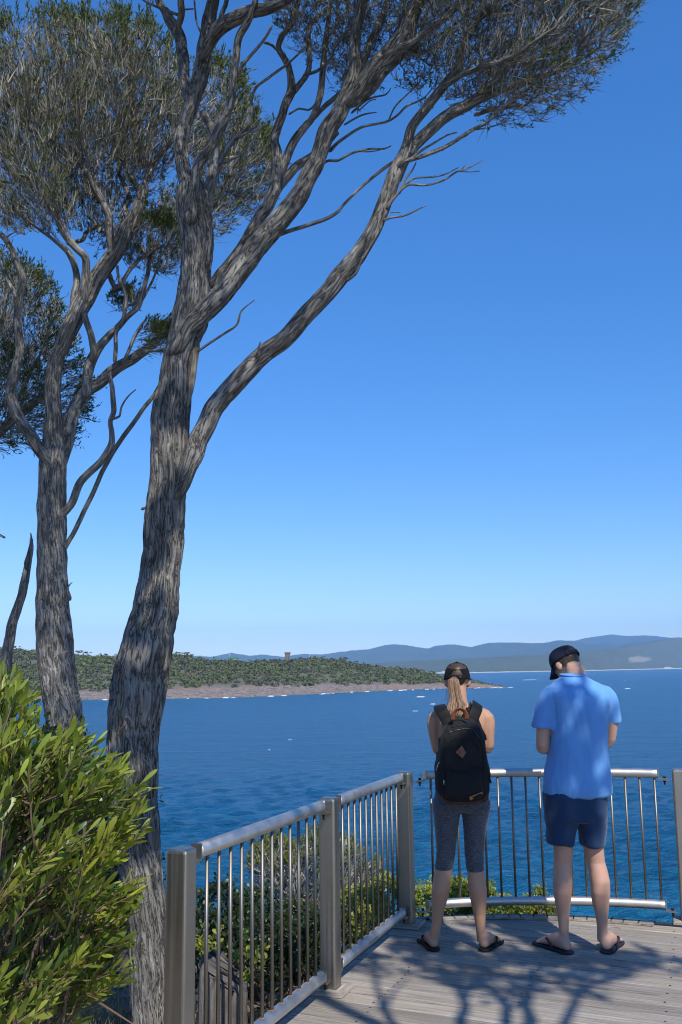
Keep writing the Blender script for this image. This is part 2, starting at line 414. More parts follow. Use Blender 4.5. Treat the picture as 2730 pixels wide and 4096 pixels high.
def scrub():
    rng = np.random.default_rng(5); tmpl = [crown_cards(rng, 46, f) for f in (.7, .85, 1.0, .6)]
    Vs, Fs, Cs = [], [], []; off = 0
    pal = [(.105, .135, .038), (.085, .118, .036), (.125, .145, .046), (.135, .125, .068), (.155, .135, .085), (.070, .098, .036), (.115, .115, .060)]
    for k in range(3600):
        x = rng.uniform(-650, 2010); t = 1 + rng.uniform(0.0, 1.05) ** .8
        if x > 1860 and rng.uniform() < .5: continue
        p = head_pt(x, min(t, 2.1)); taper = float(np.clip((2085 - x) / 380, .25, 1))
        r = rng.uniform(1.1, 3.2) * taper * (1.15 if t > 1.7 else 1)
        V, Fq = tmpl[k % 4]
        a = rng.uniform(0, 6.28); ca, sa = math.cos(a), math.sin(a)
        W = V @ np.array([[ca, sa, 0], [-sa, ca, 0], [0, 0, 1]]) * r * np.array([1, 1, rng.uniform(.7, 1.15)])
        W = W + np.array(p) + np.array([0, 0, r * .25])
        c = (np.array(pal[rng.integers(len(pal))]) * .6 + np.array((.10, .118, .042)) * .4) * rng.uniform(.85, 1.12)
        if noise.noise(Vector((p.x / 45, p.y / 45, 3))) > .18 and t < 1.95: c = c * .6 + np.array((.10, .09, .065)) * .4
        Vs.append(W); Fs.append(Fq + off); Cs.append(np.repeat(c[None], len(V), 0)); off += len(V)
    struct(mesh_np('coastal_scrub', np.concatenate(Vs), np.concatenate(Fs), M_SCRUB, col=np.concatenate(Cs)), 'stuff', 'low green and olive coastal scrub covering the headland', 'scrub')
scrub()
def bare(name, color, rough=.8, spec=.3, metal=0.0):
    m, nt, b = new_mat(name); b.inputs['Base Color'].default_value = rgba(color); b.inputs['Roughness'].default_value = rough
    b.inputs['Specular IOR Level'].default_value = spec; b.inputs['Metallic'].default_value = metal; return m
M_TWIGGREY = bare('distant_trunk_grey', (.22, .19, .16))
def ridge_trees():
    rng = np.random.default_rng(8)
    L = [(55, 1.98, 7, 'flat topped grey green tree on the headland ridge, leftmost in the photo'),
         (315, 1.98, 8.5, 'dark umbrella shaped tree on the ridge just right of the second trunk'),
         (352, 1.99, 8, 'umbrella shaped tree beside the dark one on the ridge between the trunks'),
         (425, 1.96, 6.5, 'low spreading tree on the ridge left of the big bare trunk'),
         (505, 1.97, 6, 'small rounded tree on the ridge touching the left edge of the big trunk'),
         (712, 1.98, 7.5, 'grey sparse tree on the ridge just right of the big trunk'),
         (745, 1.99, 8, 'pale thin crowned tree on the ridge, second right of the big trunk'),
         (770, 1.98, 7, 'pale thin crowned tree on the ridge, third right of the big trunk'),
         (1035, 1.97, 5.5, 'low dark tree on the ridge left of the stone tower'),
         (1085, 1.97, 5, 'broad dark tree on the ridge against the left side of the stone tower'),
         (1200, 1.98, 5.5, 'dark tree on the ridge right of the stone tower'),
         (1290, 1.98, 7, 'brownish tree beneath the bend of the ridge beyond the tower'),
         (1385, 1.97, 7.5, 'tall dark tree standing where the ridge begins to fall to the point'),
         (1428, 1.97, 6.5, 'olive tree on the falling ridge near the point'),
         (1520, 1.96, 6, 'rounded olive tree low on the falling ridge'),
         (1590, 1.96, 6, 'last rounded tree on the ridge before the woman in the cap')]
    mt = M_TWIGGREY
    for x, t, h, lab in L:
        p = head_pt(x, t); h *= .62
        T = thing('ridge_tree', p, lab, 'tree', 'trees along the headland ridge')
        mb = MB()
        for k in range(3):
            mb.tube([p + Vector((0, 0, -1)), p + Vector((rng.normal() * .3, 0, h * .45)), p + Vector((rng.normal() * 1.3, rng.normal(), h * .85))], [.2, .16, .06], 5)
        mb.build('trunk', mt, T)
        Vs, Fs = [], []; off = 0
        for k in range(4):
            V, Fq = crown_cards(rng, 34, .45); r = h * rng.uniform(.22, .36)
            V = V * r + np.array(p) + np.array([rng.normal() * h * .26, rng.normal() * h * .2, h * rng.uniform(.72, .98)])
            Vs.append(V); Fs.append(Fq + off); off += len(V)
        c = np.array((.055, .068, .032)) if 'dark' in lab else (np.array((.13, .115, .085)) if 'pale' in lab or 'grey' in lab or 'brown' in lab else np.array((.075, .082, .038)))
        V = np.concatenate(Vs)
        mesh_np('crown', V, np.concatenate(Fs), M_SCRUB, T, col=np.repeat(c[None], len(V), 0))
ridge_trees()
M_DARKWIN = bare('tower_window_dark', (.02, .018, .016))
def far_buildings():
    st, nt, b = new_mat('tower_stone'); n = noi(nt, objco(nt), .9, 4, .7)
    link(nt, ramp(nt, n, [(.3, (.10, .08, .065)), (.7, (.20, .165, .135))]), b.inputs['Base Color']); b.inputs['Roughness'].default_value = .9; bump(nt, b, n, .5, .3)
    D = 950; p = aty(1151, 2645, D); s = D / F * 1.02
    T = thing('stone_tower', p, 'square brown stone lookout tower rising above the headland scrub', 'tower')
    top = aty(1151, 2609, D); z0 = p.z - 4; zt = top.z
    mb = MB(); hw = 10 * s
    def sq(z, h): return [Vector((p.x + a * h, p.y + c * h, z)) for a, c in ((-1, -1), (1, -1), (1, 1), (-1, 1))]
    mb.loft([sq(z0, hw * 1.1), sq(z0 + (zt - z0) * .72, hw * .98), sq(zt - 2.2 * s * 3, hw * .95)]); mb.build('body', st, T, False)
    mb = MB(); mb.loft([sq(zt - 2.1 * s * 3, hw * .95), sq(zt - 1.8 * s * 3, hw * 1.18), sq(zt, hw * 1.16)]); mb.build('parapet', st, T, False)
    for dx in (-.45, .4):
        mb = MB(); mb.box((p.x + dx * hw, p.y - hw * 1.0, zt - (zt - z0) * .42), (.22 * s * 3, .3, .8 * s * 3))
        mb.build('window', M_DARKWIN, T, False)
    pale = bare('painted_steel_pale', (.7, .7, .68), .5)
    for px, y0, y1, lab in ((920, 2606, 2645, 'pale thin radio mast beside the green roof on the headland'), (1240, 2612, 2640, 'pale thin mast on the ridge right of the stone tower'), (1293, 2606, 2630, 'short pale mast at the far end of the flat ridge')):
        a = aty(px, y1, 900); c = aty(px, y0, 900)
        o = thing('radio_mast', a, lab, 'mast', 'masts on the headland ridge')
        mb = MB(); mb.tube([a - Vector((0, 0, 3)), a.lerp(c, .55), c], [.16, .13, .08], 6); mb.build('pole', pale, o)
        mb = MB(); mb.box(c + Vector((0, 0, -.25)), (.22, .22, .3)); mb.tube([c, c + Vector((0, 0, 1.4))], .05, 5); mb.build('antenna', pale, o)
    a = aty(932, 2641, 880)
    o = thing('cottage', a, 'small cottage with a green roof among the headland trees', 'house')
    mb = MB(); mb.box(a, (3.2, 2.5, 1.6)); mb.build('wall', bare('cottage_wall_cream', (.5, .48, .42)), o, False)
    mb = MB(); y = 2.9
    mb.add([a + Vector(v) for v in ((-3.7, -y, 1.62), (3.7, -y, 1.62), (3.7, y, 1.62), (-3.7, y, 1.62), (-2.4, 0, 3.2), (2.4, 0, 3.2))], [(0, 1, 5, 4), (2, 3, 4, 5), (1, 2, 5), (3, 0, 4), (3, 2, 1, 0)])
    mb.build('roof', bare('roof_green_paint', (.05, .16, .09), .5), o, False)
    # a pale house by the far beach
    a = aty(2390, 2668, 5750)
    o = thing('beach_house', a, 'tiny white house above the far beach', 'house')
    mb = MB(); mb.box(a, (13, 8, 5)); mb.build('wall', bare('far_house_white', (.75, .73, .7)), o, False)
    mb = MB(); mb.add([a + Vector(v) for v in ((-14.5, -9, 5.1), (14.5, -9, 5.1), (14.5, 9, 5.1), (-14.5, 9, 5.1), (-10, 0, 10), (10, 0, 10))], [(0, 1, 5, 4), (2, 3, 4, 5), (1, 2, 5), (3, 0, 4), (3, 2, 1, 0)])
    mb.build('roof', bare('far_roof_pale', (.6, .58, .55)), o, False)
far_buildings()
def foam():
    rng = np.random.default_rng(21)
    m, nt, b = new_mat('white_foam'); n = noi(nt, objco(nt), .8, 4)
    link(nt, ramp(nt, n, [(.3, (.40, .47, .52)), (.6, (.70, .73, .75))]), b.inputs['Base Color']); b.inputs['Roughness'].default_value = .8
    disc = [(math.cos(a) * (1 + .2 * math.sin(3 * a)), math.sin(a), 0) for a in np.linspace(0, 2 * PI, 9)[:-1]] 
    tv = disc + [(x * .6, y * .6, 1) for x, y, z in disc]
    tf = [(i, (i + 1) % 8, 8 + (i + 1) % 8, 8 + i) for i in range(8)] + [(8, 9, 10, 11), (8, 11, 12, 15), (12, 13, 14, 15)]
    loc, sc, rz = [], [], []
    for k in range(420):
        x = rng.uniform(380, 2100)
        act = noise.noise(Vector((x / 70, 5, 0))) + .12
        if rng.uniform() > act * .55: continue
        p = onz(x, np.interp(x, [q[0] for q in COAST_PX], [q[1] for q in COAST_PX]) + rng.normal() * .4 + .9, SEA)
        loc.append((p.x, p.y - 3 + rng.normal() * 3, SEA + .1)); sc.append((rng.uniform(.6, 2.6), rng.uniform(.4, 1.2), rng.uniform(.15, .5))); rz.append(rng.normal() * .15)
    R = np.array([[[math.cos(a), -math.sin(a), 0], [math.sin(a), math.cos(a), 0], [0, 0, 1]] for a in rz])
    V, Fq = scatter(tv, tf, np.array(loc), R, np.array(sc))
    struct(mesh_np('surf', V, Fq, m, smooth=True), 'stuff', 'white surf breaking along the foot of the rock platform', 'surf')
    loc, sc = [], []
    spots = [(1967, 3275, 1.0), (1684, 2788, 2.2), (1660, 2845, 1.2), (1732, 2817, 1.0), (1960, 2725, 4), (1998, 2735, 4), (2135, 2720, 3), (1160, 2960, .7), (1080, 3000, .6), (2420, 3155, .4), (2400, 3340, .3), (2510, 2755, 1.6)]
    for k in range(6): spots.append((rng.uniform(650, 2720), 2690 + 420 * rng.uniform() ** 2.2 + 10, rng.uniform(.2, .5)))
    for x, y, s in spots:
        p = onz(x, y, SEA)
        if y < 2805 and x < 2050 and p.y > coast_d(x) - 20: continue
        g = max(.35, p.y / 260) * s
        for j in range(3):
            loc.append((p.x + rng.normal() * .3 * g, p.y + rng.normal() * .25 * g, SEA + .03)); sc.append((rng.uniform(.25, .55) * g, rng.uniform(.1, .22) * g, rng.uniform(.05, .14) * min(g, 3)))
    R = np.repeat(np.eye(3)[None], len(loc), 0)
    V, Fq = scatter(tv, tf, np.array(loc), R, np.array(sc))
    struct(mesh_np('whitecap_foam', V, Fq, m, smooth=True), 'stuff', 'small white caps scattered over the blue water', 'foam')
foam()
def haze():
    m = bpy.data.materials.new('haze_air'); m.use_nodes = True; nt = m.node_tree
    nt.nodes.remove(nt.nodes['Principled BSDF'])
    v = node(nt, 'ShaderNodeVolumePrincipled', {'Color': (.28, .56, 1.0, 1), 'Density': 6.0e-5, 'Anisotropy': -.4})
    link(nt, v.outputs[0], nt.nodes['Material Output'].inputs['Volume'])
    mb = MB(); mb.box((0, 8200, 360), (15500, 8800, 376)); o = mb.build('haze', m, None, False)
    struct(o, 'stuff', 'pale blue sea haze between the lookout and the far hills', 'haze')
haze()
# ------------------------------------------------------------ near ground, deck, railings
def gz(x, y):
    """height of the natural ground"""
    z = -.30 - .05 * max(0, y - 3)
    edge = 7.6 + 2.2 * min(1, max(0, (.4 - x) / 1.0)) + .5 * noise.noise(Vector((x * .4, 1, 0)))
    if y > edge: z -= (y - edge) * .95
    if x > 3: z -= max(0, x - 6) * .5
    z += .07 * noise.noise(Vector((x * 1.3, y * 1.3, 0))) + .02 * noise.noise(Vector((x * 6, y * 6, 3)))
    return max(z, SEA - 1.5)
def ground():
    m, nt, b = new_mat('sandy_ground')
    oc = objco(nt); n = noi(nt, oc, 3, 6, .7); n2 = noi(nt, oc, 40, 4, .7)
    c = ramp(nt, n, [(.3, (.055, .038, .026)), (.55, (.15, .105, .072)), (.75, (.26, .19, .14))])
    c = mixc(nt, math_(nt, 'MULTIPLY', n2, .8), c, (.10, .075, .055))
    link(nt, c, b.inputs['Base Color']); b.inputs['Roughness'].default_value = .95; bump(nt, b, n2, .8, .03)
    xs = np.concatenate([np.linspace(-45, -6, 30), np.linspace(-5.7, 5.7, 60), np.linspace(6, 40, 26)])
    ys = np.concatenate([np.linspace(-40, -2, 26), np.linspace(-1.8, 12, 70), np.linspace(12.5, 34, 26)])
    V = [(x, y, gz(x, y)) for y in ys for x in xs]; nx = len(xs); ny = len(ys)
    i = (np.arange(ny - 1)[:, None] * nx + np.arange(nx - 1)[None]).ravel()
    struct(mesh_np('ground', V, np.stack([i, i + 1, i + nx + 1, i + nx], 1), m, smooth=True))
ground()

RU = Vector((.349, .937, 0)); RV = Vector((.937, -.349, 0))     # along and across the straight railing
def line_pt(y, off=0.0): return Vector((-.638 + (y - 3.967) * .349 / .937, y, 0)) + RV * off
ARC = [(.42, 6.86), (.565, 6.915), (.82, 6.945), (1.102, 6.945), (1.525, 6.885), (1.832, 6.785), (2.116, 6.66), (2.6, 6.42), (3.1, 6.05), (3.6, 5.4), (3.9, 4.6), (4.0, 3.6)]
def deck():
    m, nt, b = new_mat('weathered_timber')
    bk = attr(nt, 'bk'); rnd = island(nt)
    g1 = noi(nt, mapped(nt, bk, (1.2, 34, 1)), 2.0, 5, .65, .6); g2 = noi(nt, mapped(nt, bk, (3.0, 130, 1)), 1.5, 3, .6); g3 = noi(nt, mapped(nt, bk, (1.0, 3.0, 1)), 2.5, 3)
    c = ramp(nt, g1, [(.28, (.13, .115, .098)), (.48, (.30, .275, .245)), (.7, (.44, .41, .375))])
    c = mixc(nt, ramp(nt, g2, [(.5, (0, 0, 0)), (.72, (.55, .55, .55))]), c, (.11, .095, .08))
    c = mixc(nt, ramp(nt, g3, [(.45, (0, 0, 0)), (.75, (.6, .6, .6))]), c, (.27, .23, .175))
    c = mixc(nt, 1.0, c, ramp(nt, rnd, [(0, (.80, .77, .73)), (.5, (1.03, .99, .93)), (1, (1.18, 1.12, 1.02))]), 'MULTIPLY')
    vo = node(nt, 'ShaderNodeTexVoronoi', {'Vector': mapped(nt, bk, (1.0, 2.2, 1)), 'Scale': 1.7})
    c = mixc(nt, ramp(nt, vo.outputs['Distance'], [(.03, (1, 1, 1)), (.075, (0, 0, 0))]), c, (.12, .095, .075))
    link(nt, c, b.inputs['Base Color']); b.inputs['Roughness'].default_value = .8; b.inputs['Specular IOR Level'].default_value = .25
    bump(nt, b, math_(nt, 'ADD', g1, math_(nt, 'MULTIPLY', g2, .6)), .55, .004)
    dark = bare('screw_head_rust', (.05, .035, .03), .6)
    navy, nt, b = new_mat('dark_painted_beam'); n = noi(nt, objco(nt), 6, 4)
    link(nt, ramp(nt, n, [(.3, (.012, .014, .022)), (.7, (.028, .030, .042))]), b.inputs['Base Color']); b.inputs['Roughness'].default_value = .55
    poly = [line_pt(-7, -.07), line_pt(6.72, -.07)] + [Vector((x, y, 0)) for x, y in ARC] + [Vector((4.0, -7, 0))]
    an = math.radians(-24.5); p = Vector((math.cos(an), math.sin(an), 0)); q = Vector((-p.y, p.x, 0))
    def clip(P, nrm, d):                                  # keep n.x <= d
        out = []
        for i in range(len(P)):
            a, c2 = P[i], P[(i + 1) % len(P)]; da, db = a.dot(nrm) - d, c2.dot(nrm) - d
            if da <= 0: out.append(a)
            if da * db < 0: out.append(a + (c2 - a) * (da / (da - db)))
        return out
    bm = bmesh.new(); lay = bm.verts.layers.float_vector.new('bk'); W = .1405; rows = []
    for k in range(-80, 80):
        lo = k * W + .04; hi = lo + W - .009
        P = clip(clip(poly, q, hi), -q, -lo)
        if len(P) < 3: continue
        t = [v.dot(p) for v in P]; rows.append((lo, hi, min(t), max(t)))
        dz = random.uniform(-.0016, .0016); ofs = random.uniform(-90, 90)
        top = []; bot = []
        jit = random.uniform(-.006, .006)
        for v in P:
            for L, z in ((top, dz), (bot, dz - .032)):
                bv = bm.verts.new((v.x + p.x * jit, v.y + p.y * jit, z)); bv[lay] = Vector((v.dot(p) + ofs, v.dot(q), k * 3.7)); L.append(bv)
        n = len(P); ft = bm.faces.new(top); bm.faces.new(bot[::-1])
        for i in range(n): bm.faces.new((top[i], bot[i], bot[(i + 1) % n], top[(i + 1) % n]))
    bmesh.ops.recalc_face_normals(bm, faces=bm.faces)
    es = [e for e in bm.edges if abs(e.verts[0].co.z - e.verts[1].co.z) < 1e-5 and e.verts[0].co.z > -.01]
    bmesh.ops.bevel(bm, geom=es, offset=.0035, segments=2, affect='EDGES', profile=.5)
    me = bpy.data.meshes.new('deck'); bm.to_mesh(me); bm.free(); me.materials.append(m); me.materials.append(dark)
    D = link_obj('deck', me); struct(D)
    # screws, drawn in the planks over the joists
    mb = MB()
    for lo, hi, ta, tb in rows:
        for js in (.34, 1.02, 1.72, 2.42, 3.1):
            c = line_pt(4.0, js - .06)                     # joists run with the straight rail
            for w in ((.26, .74) if js in (.34, 3.1) else (.28,)):
                s = lo + (hi - lo) * w
                # point on the joist line with dot(q) = s
                t = (s - c.dot(q)) / RU.dot(q); v = c + RU * t + RV * random.uniform(-.012, .012)
                if not (ta + .04 < v.dot(p) < tb - .04) or v.y > 6.85: continue
                ring = [Vector((v.x + .0062 * math.cos(a), v.y + .0062 * math.sin(a), .0022)) for a in np.linspace(0, 2 * PI, 9)[:-1]]
                mb.add(ring, [tuple(range(8))], mi=0)
    mb.build('screw_heads', dark, D, False)
    # dark steel edge channel below and outside the planks
    mb = MB()
    path = [line_pt(y, -.112) for y in np.linspace(-7, 6.75, 24)]
    mb.tube([v + Vector((0, 0, -.085)) for v in path], .058, 4, up=(0, 0, 1)); mb2 = MB()
    for i in range(len(path) - 1):
        a, c = path[i], path[i + 1]; mid = (a + c) / 2; mb2.box(mid + Vector((0, 0, -.125)), (.038, (c - a).length / 2 + .001, .10), math.atan2(-RU.x, RU.y))
    arc = catmull([(x, y, 0) for x, y in ARC], .08)
    for i in range(len(arc) - 1):
        a, c = Vector(arc[i]), Vector(arc[i + 1]); d = (c - a).normalized(); nrm = Vector((-d.y, d.x, 0))
        mid = (a + c) / 2 + nrm * .034; mb2.box(mid + Vector((0, 0, -.085)), ((c - a).length / 2 + .006, .027, .095), math.atan2(d.y, d.x))
    mb2.build('edge_beam', navy, D, False)
    mb = MB()
    mb3 = MB()
    for i in range(len(arc) - 1):                          # the narrow raised board along the curved edge
        a, c = Vector(arc[i]), Vector(arc[i + 1])
        if a.x < .55 or c.x > 2.06: continue
        d = (c - a).normalized(); nrm = Vector((-d.y, d.x, 0)); mid = (a + c) / 2 - nrm * .026
        mb3.box(mid + Vector((0, 0, .0085)), ((c - a).length / 2 + .003, .030, .0055), math.atan2(d.y, d.x))
    mb3.build('edge_board', m, D, False)
    # joists and posts under the deck
    mb = MB()
    for js in (.34, 1.02, 1.72, 2.42, 3.1):
        a = line_pt(-6.8, js); c = line_pt(6.45 - js * .12, js); mid = (a + c) / 2
        mb.box(mid + Vector((0, 0, -.115)), (.03, (c - a).length / 2, .075), math.atan2(-RU.x, RU.y))
    for x, y in ((0, 6.0), (1.6, 6.2), (2.9, 5.2), (1, 3)):
        mb.tube([(x, y, gz(x, y) - .5), (x, y, -.2)], .06, 10)
    mb.build('substructure', m, D, False)
    return m
M_TIMBER = deck()

def mat_steel(name, rough, tone, streak, stain=.35):
    m, nt, b = new_mat(name); oc = objco(nt)
    n = noi(nt, mapped(nt, oc, streak), 1.0, 4, .6); n2 = noi(nt, oc, 5, 4, .6); n3 = noi(nt, oc, 30, 4, .7)
    c = mixc(nt, math_(nt, 'MULTIPLY', n2, stain), tone, (tone[0] * .55, tone[1] * .50, tone[2] * .42))
    c = mixc(nt, ramp(nt, n3, [(.62, (0, 0, 0)), (.75, (.5, .5, .5))]), c, (.30, .22, .15))
    link(nt, c, b.inputs['Base Color']); b.inputs['Metallic'].default_value = 1.0
    r = node(nt, 'ShaderNodeMapRange', {'Value': n, 'From Min': .3, 'From Max': .7, 'To Min': rough - .07, 'To Max': rough + .10})
    link(nt, r.outputs[0], b.inputs['Roughness']); bump(nt, b, n, .06, .002); return m
M_POST = mat_steel('brushed_post_steel', .40, (.44, .41, .36), (60, 60, 1.2), .5)
M_PIPE = mat_steel('dull_pipe_steel', .50, (.63, .615, .585), (14, 14, 14), .25)
M_BAR = mat_steel('round_bar_steel', .50, (.27, .25, .22), (30, 30, 2), .5)
M_RUST = bare('rust_stain', (.30, .13, .045), .8)
M_RUBBER = bare('black_isolator', (.012, .012, .014), .6)
def post(parent, c, rz, h=.985, half=.0455, wood=True, sides=(0, 1, 2, 3)):
    M = Matrix.Rotation(rz, 3, 'Z'); c = Vector(c)
    def sq(z, k, r=.012):
        P = []
        for sx, sy in ((1, 1), (-1, 1), (-1, -1), (1, -1)):
            for t in range(4):
                a = math.atan2(sy, sx) - PI / 4 + t / 3 * PI / 2
                P.append(c + M @ Vector((sx * (k - r) + r * math.cos(a), sy * (k - r) + r * math.sin(a), z)))
        return P
    mb = MB(); mb.loft([sq(.012, half), sq(h - .016, half), sq(h - .006, half - .002), sq(h, half - .009)])
    po = mb.build('post', M_POST, parent)
    for p in po.data.polygons: p.use_smooth = abs(p.normal.z) < .5 and False
    mb = MB(); mb.loft([sq(.001, half + .012), sq(.014, half + .012)]); mb.build('base_plate', M_POST, po, False)
    if wood:
        mb = MB(); w = .052; o = half + .0025; t = .024
        for k in sides:
            R = M @ Matrix.Rotation(k * PI / 2, 3, 'Z')
            V = [R @ Vector(v) + c for v in ((-o, o, .003), (o, o, .003), (o + w, o + w, .003), (-o - w, o + w, .003), (-o, o, t), (o, o, t), (o + w - .006, o + w - .006, t), (-o - w + .006, o + w - .006, t))]
            mb.add(V, [(3, 2, 1, 0), (4, 5, 6, 7), (0, 1, 5, 4), (1, 2, 6, 5), (2, 3, 7, 6), (3, 0, 4, 7)], bk=[Vector((R.inverted() @ (v - c)).to_tuple()) + Vector((k * 9, 0, k)) for v in V])
        mb.build('timber_skirt', M_TIMBER, po, False)
    return po
def rail_pipe(parent, name, path, r=.0302, ring=()):
    mb = MB(); n = 20
    pts = [Vector(p) for p in path]; d0 = (pts[1] - pts[0]).normalized(); d1 = (pts[-1] - pts[-2]).normalized()
    P = [pts[0], pts[0] + d0 * .004] + pts[1:-1] + [pts[-1] - d1 * .004, pts[-1]]; R = [r * .9] + [r] * (len(P) - 2) + [r * .9]
    mb.tube(P, R, n)
    for p in ring: mb.tube([p + Vector((0, 0, r - .003)), p + Vector((0, 0, r + .0012))], [.0125, .0098], 12, mi=1)
    return mb.build(name, [M_PIPE, M_RUST], parent)
def bracket(parent, end, d, z, dark=False):
    """angle cleat at the end of a pipe, its lug bolted to the lug on the post"""
    mb = MB(); d = d.normalized(); rz = math.atan2(d.y, d.x)
    mb.box(end + d * .004, (.0035, .024, .031), rz)
    mb.box(end + d * .032 + Vector((0, 0, -.0325)), (.031, .022, .003), rz)
    mb.box(end + d * .047 + Vector((0, 0, -.0395)), (.030, .022, .003), rz)
    o = mb.build('bracket', M_POST if not dark else M_POST, parent, False)
    mb = MB(); c = end + d * .042
    mb.tube([c + Vector((0, 0, -.0295)), c + Vector((0, 0, -.018))], .0105, 6); mb.tube([c + Vector((0, 0, -.0425)), c + Vector((0, 0, -.054))], .0105, 6); mb.tube([c + Vector((0, 0, -.05)), c + Vector((0, 0, -.072))], .0055, 8)
    mb.build('bolt', M_RUBBER, o, False)
def bars(parent, spots, z0, z1, r=.0082):
    for p in spots:
        mb = MB(); mb.tube([p + Vector((0, 0, z0)), p + Vector((0, 0, z1))], r, 12); mb.build('baluster', M_BAR, parent)
def straight_railing():
    c0, c1, c2 = line_pt(3.967), line_pt(5.457), line_pt(6.775)
    T = thing('steel_railing', c0, 'straight steel railing with square posts receding along the left edge of the deck', 'railing')
    rz = math.atan2(RV.y, RV.x)
    for c in (c0, c1, c2): post(T, c, rz)
    for a, b, n in ((c0, c1, 14), (c1, c2, 13)):
        d = (b - a).normalized(); s = a + d * .125; e = b - d * .125
        sp = [a + d * .0455 + (b - a - d * .091) * ((i + .55) / (n + .1)) for i in range(n)]
        up = rail_pipe(T, 'top_rail', [s + Vector((0, 0, .952)), e + Vector((0, 0, .952))])
        lo = rail_pipe(T, 'bottom_rail', [s + Vector((0, 0, .105)), e + Vector((0, 0, .105))], ring=[p + Vector((0, 0, .105)) for p in sp[1:-1]])
        for z, o in ((.952, up), (.105, lo)):
            bracket(o, s + Vector((0, 0, z)), -d, z); bracket(o, e + Vector((0, 0, z)), d, z)
        bars(T, [p for p in sp if (p - s).dot(d) > .012 and (e - p).dot(d) > .012], .13, .926)
straight_railing()
def curved_railing():
    path = catmull([(.555, 6.868, 0), (.75, 6.925, 0), (1.0, 6.955, 0), (1.35, 6.955, 0), (1.62, 6.925, 0), (1.9, 6.862, 0), (2.118, 6.79, 0)], .05)
    P = [Vector(p) for p in path]; pc = Vector((2.245, 6.738, 0))
    T = thing('steel_railing', P[0], 'curved steel railing panel closing the end of the deck before the sea', 'railing')
    L = np.concatenate([[0], np.cumsum([(b - a).length for a, b in zip(P, P[1:])])])
    def at(s): return Vector([np.interp(s, L, [p[k] for p in P]) for k in range(3)])
    n = 17; sp = [at(.038 + (L[-1] - .062) * i / (n - 1)) for i in range(n)]
    up = rail_pipe(T, 'top_rail', [p + Vector((0, 0, .950)) for p in P]); lo = rail_pipe(T, 'bottom_rail', [p + Vector((0, 0, .105)) for p in P], ring=[p + Vector((0, 0, .105)) for p in sp])
    for z, o in ((.950, up), (.105, lo)):
        bracket(o, P[0] + Vector((0, 0, z)), P[0] - P[1], z); bracket(o, P[-1] + Vector((0, 0, z)), P[-1] - P[-2], z)
    bars(T, sp, .13, .925)
    post(T, pc, math.radians(-17), .985, .0455)
    # the next panel, going on out of the frame
    Q = [Vector((2.36, 6.70, 0)), Vector((2.6, 6.56, 0)), Vector((2.9, 6.33, 0)), Vector((3.2, 6.05, 0))]
    Q = [Vector(p) for p in catmull([tuple(v) for v in Q], .06)]
    u2 = rail_pipe(T, 'top_rail', [p + Vector((0, 0, .950)) for p in Q]); rail_pipe(T, 'bottom_rail', [p + Vector((0, 0, .105)) for p in Q])
    bracket(u2, Q[0] + Vector((0, 0, .95)), Q[0] - Q[1], .95)
    bars(T, Q[1::2], .13, .925)
    post(T, Vector((3.3, 5.95, 0)), math.radians(-45))
curved_railing()

